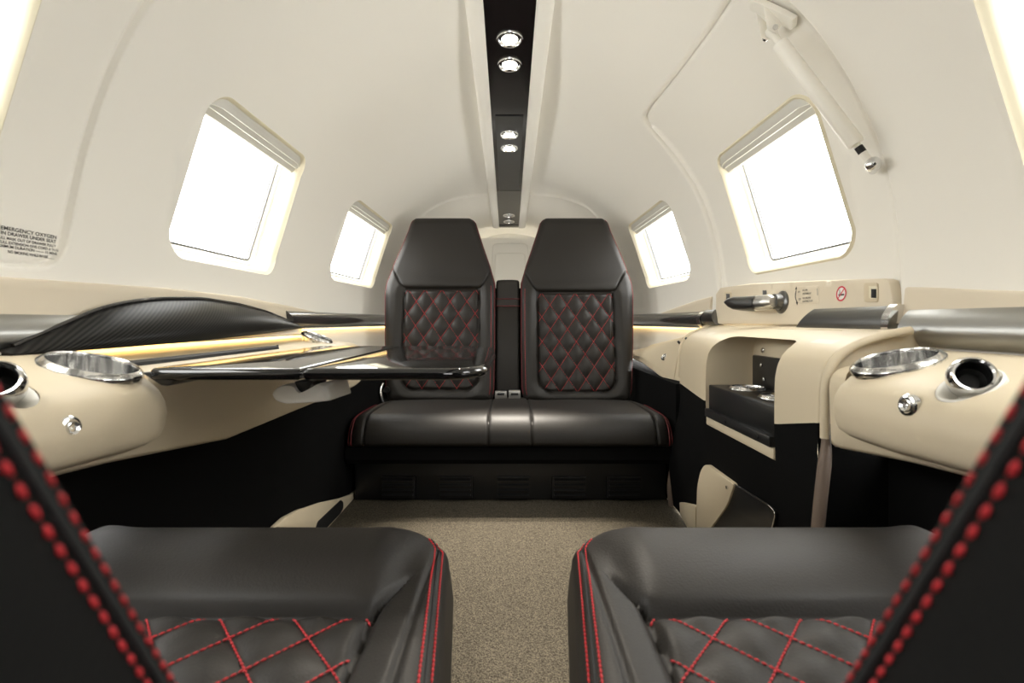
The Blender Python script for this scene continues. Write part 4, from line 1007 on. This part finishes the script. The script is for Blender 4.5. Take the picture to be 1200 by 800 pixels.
def strip_part(name, ya, yb, hw, dz, m, parent=oc, th=.004):
    rows = [[(xc_(Y) + sx * hw, Y, zc(Y) + dz + tz) for sx, tz in ((-1, th), (-1, 0), (1, 0), (1, th))] for Y in [ya] + [q for q in ys if ya < q < yb] + [yb]]
    return MB().grid(rows, wrap=True, cap=True).build(name, m, parent, sharp=30)
mp_ = strip_part('panel', -.95, 2.42, .0595, .006, M['panelgloss'])
strip_part('insert', 1.665, 2.41, .046, .003, M['insert'], oc)
strip_part('aft_panel', 2.423, 3.11, .0595, .005, M['panelgrey'])
strip_part('aft_edge', 3.04, 3.06, .058, .0035, M['seam'], oc, .002)
def lamp(Y, label, lit):
    dz = .006 if Y < 1.6 else .003 if Y < 2.42 else .005
    c = V((xc_(Y), Y, zc(Y) + dz)); n = V((0, -.069, -1)).normalized()
    t = thing('ceiling_lamp', label, 'lamp', c, 'overhead reading lamps')
    r = .033
    MB().lathe([(r, -.002), (r, .003), (r * .95, .0055), (r * .86, .006), (r * .80, .004), (r * .74, -.001), (r * .62, .000), (r * .60, .004)], c, n, 40).build('bezel', M['chrome'], t, sharp=40)
    MB().lathe([(r * .61, .003), (r * .45, .0065), (0, .008)], c, n, 30).build('lens', M['lamp'] if lit else M['lens_off'], t)
    if lit:
        l = bpy.data.lights.new('lamp_beam', 'SPOT'); l.energy = 14 if Y < 1.6 else 105; l.spot_size = math.radians(46); l.spot_blend = .8; l.shadow_soft_size = .014; l.color = (1, .92, .80)
        o = bpy.data.objects.new('lamp_beam', l); C.objects.link(o); o.location = c + V((0, 0, H)) + n * .022; o.rotation_euler = (V((0, .42 if Y < 1.6 else 1.08, FL)) - c).to_track_quat('-Z', 'Y').to_euler()
LAMP_W = 75.0
lamp(1.262, 'lit ceiling lamp nearest the camera', True); lamp(1.372, 'lit ceiling lamp second from the camera', True)
lamp(1.80, 'lit ceiling lamp at the front of the dark insert, third from the camera', True); lamp(1.917, 'lit ceiling lamp in the dark insert, fourth from the camera', True)
lamp(2.838, 'unlit ceiling lamp on the grey aft panel, nearer of the two', False); lamp(2.97, 'unlit ceiling lamp on the grey aft panel, farther of the two', False)

# ------------------------------------------------------------------ oxygen placard on the left wall panel
t = thing('oxygen_placard', 'emergency oxygen instruction lettering at the lower corner of the left wall panel', 'placard', S(.64, a_of_z(.11, -1)))
mb = MB(); o1 = -.0061
for s_, px, py, sz, pxe in (('EMERGENCY OXYGEN', 0.5, 268.2, .0066, 66), ('IN DRAWER UNDER SEAT', .5, 274.0, .0062, 65.5), ('PULL MASK OUT OF DRAWER FULLY', -4, 278.6, .0048, 65.5), ('AT FULL EXTENSION GIVE CORD A TUG', -9, 283, .0048, 68), ('MAXIMUM DURATION ------- 15 MINS', -7, 288, .0048, 66.5), ('NO SMOKING WHILE IN USE', 9, 296.2, .0050, 56), ('FAA-PMA', 52, 302.5, .003, 66)):
    if s_ == 'FAA-PMA': s_ = '-------------'
    b0, a0 = hit(px, py, o1); b1, a1 = hit(pxe, py + (pxe - px) * .125, o1); z_ = S(b0, a0).z; put_text(mb, s_, sz, b0, z_, -1, o1, b1 - b0)
mb.build('lettering', M['text'], t, sharp=0, fix=False)
c = S(*hit(63.5, 307.5, -.0065), -.0065); o = MB().lathe([(.0022, -.001), (.002, .001), (0, .0015)], c, (1, 0, .1), 12).build('screw', M['gasket'], t)
# ------------------------------------------------------------------ light and camera
wd = bpy.data.worlds.new('daylight'); bpy.context.scene.world = wd; wd.use_nodes = True
bg = wd.node_tree.nodes['Background']; bg.inputs['Color'].default_value = (1, .99, .97, 1); bg.inputs['Strength'].default_value = 11.0
for w in WINS:
    side, cb, ca, hb, ha = w
    l = bpy.data.lights.new('window_daylight', 'AREA'); l.shape = 'RECTANGLE'; l.size = 2 * hb; l.size_y = 2 * ha; l.cycles.is_portal = True
    o = bpy.data.objects.new('window_daylight', l); C.objects.link(o); p = S(cb, ca, -.075) + V((0, 0, H)); o.location = p
    ax = V((0, 0, RC + H)); d = V((-p.x, 0, RC + H - p.z)); o.rotation_euler = d.to_track_quat('-Z', 'Y').to_euler()
l = bpy.data.lights.new('aft_fill_light', 'AREA'); l.size = .25; l.energy = .7; l.color = (1, .96, .88)  # unseen fill added to brighten the aft ceiling and bulkhead; no fixture there
o = bpy.data.objects.new('aft_fill_light', l); C.objects.link(o); o.location = (0, 2.62, .16 + H); o.rotation_euler = (math.radians(155), 0, 0)
cam = bpy.data.cameras.new('camera'); co = bpy.data.objects.new('camera', cam); C.objects.link(co); bpy.context.scene.camera = co
co.location = (0, 0, H); co.rotation_euler = (PI / 2, 0, 0); cam.sensor_width = 36; cam.lens = 18; cam.clip_start = .01
cam.shift_x = (600 - VX) / 1200; cam.shift_y = (VY - 400) / 1200
cam.dof.use_dof = True; cam.dof.focus_distance = 1.6; cam.dof.aperture_fstop = 7.5
sc = bpy.context.scene
sc.view_settings.view_transform = 'Standard'; sc.view_settings.look = 'None'; sc.view_settings.exposure = .16; sc.view_settings.gamma = 1; sc.view_settings.use_curve_mapping = False
sc.cycles.use_denoising = True; sc.cycles.max_bounces = 10; sc.cycles.diffuse_bounces = 6; sc.cycles.transparent_max_bounces = 12; sc.cycles.sample_clamp_indirect = 8
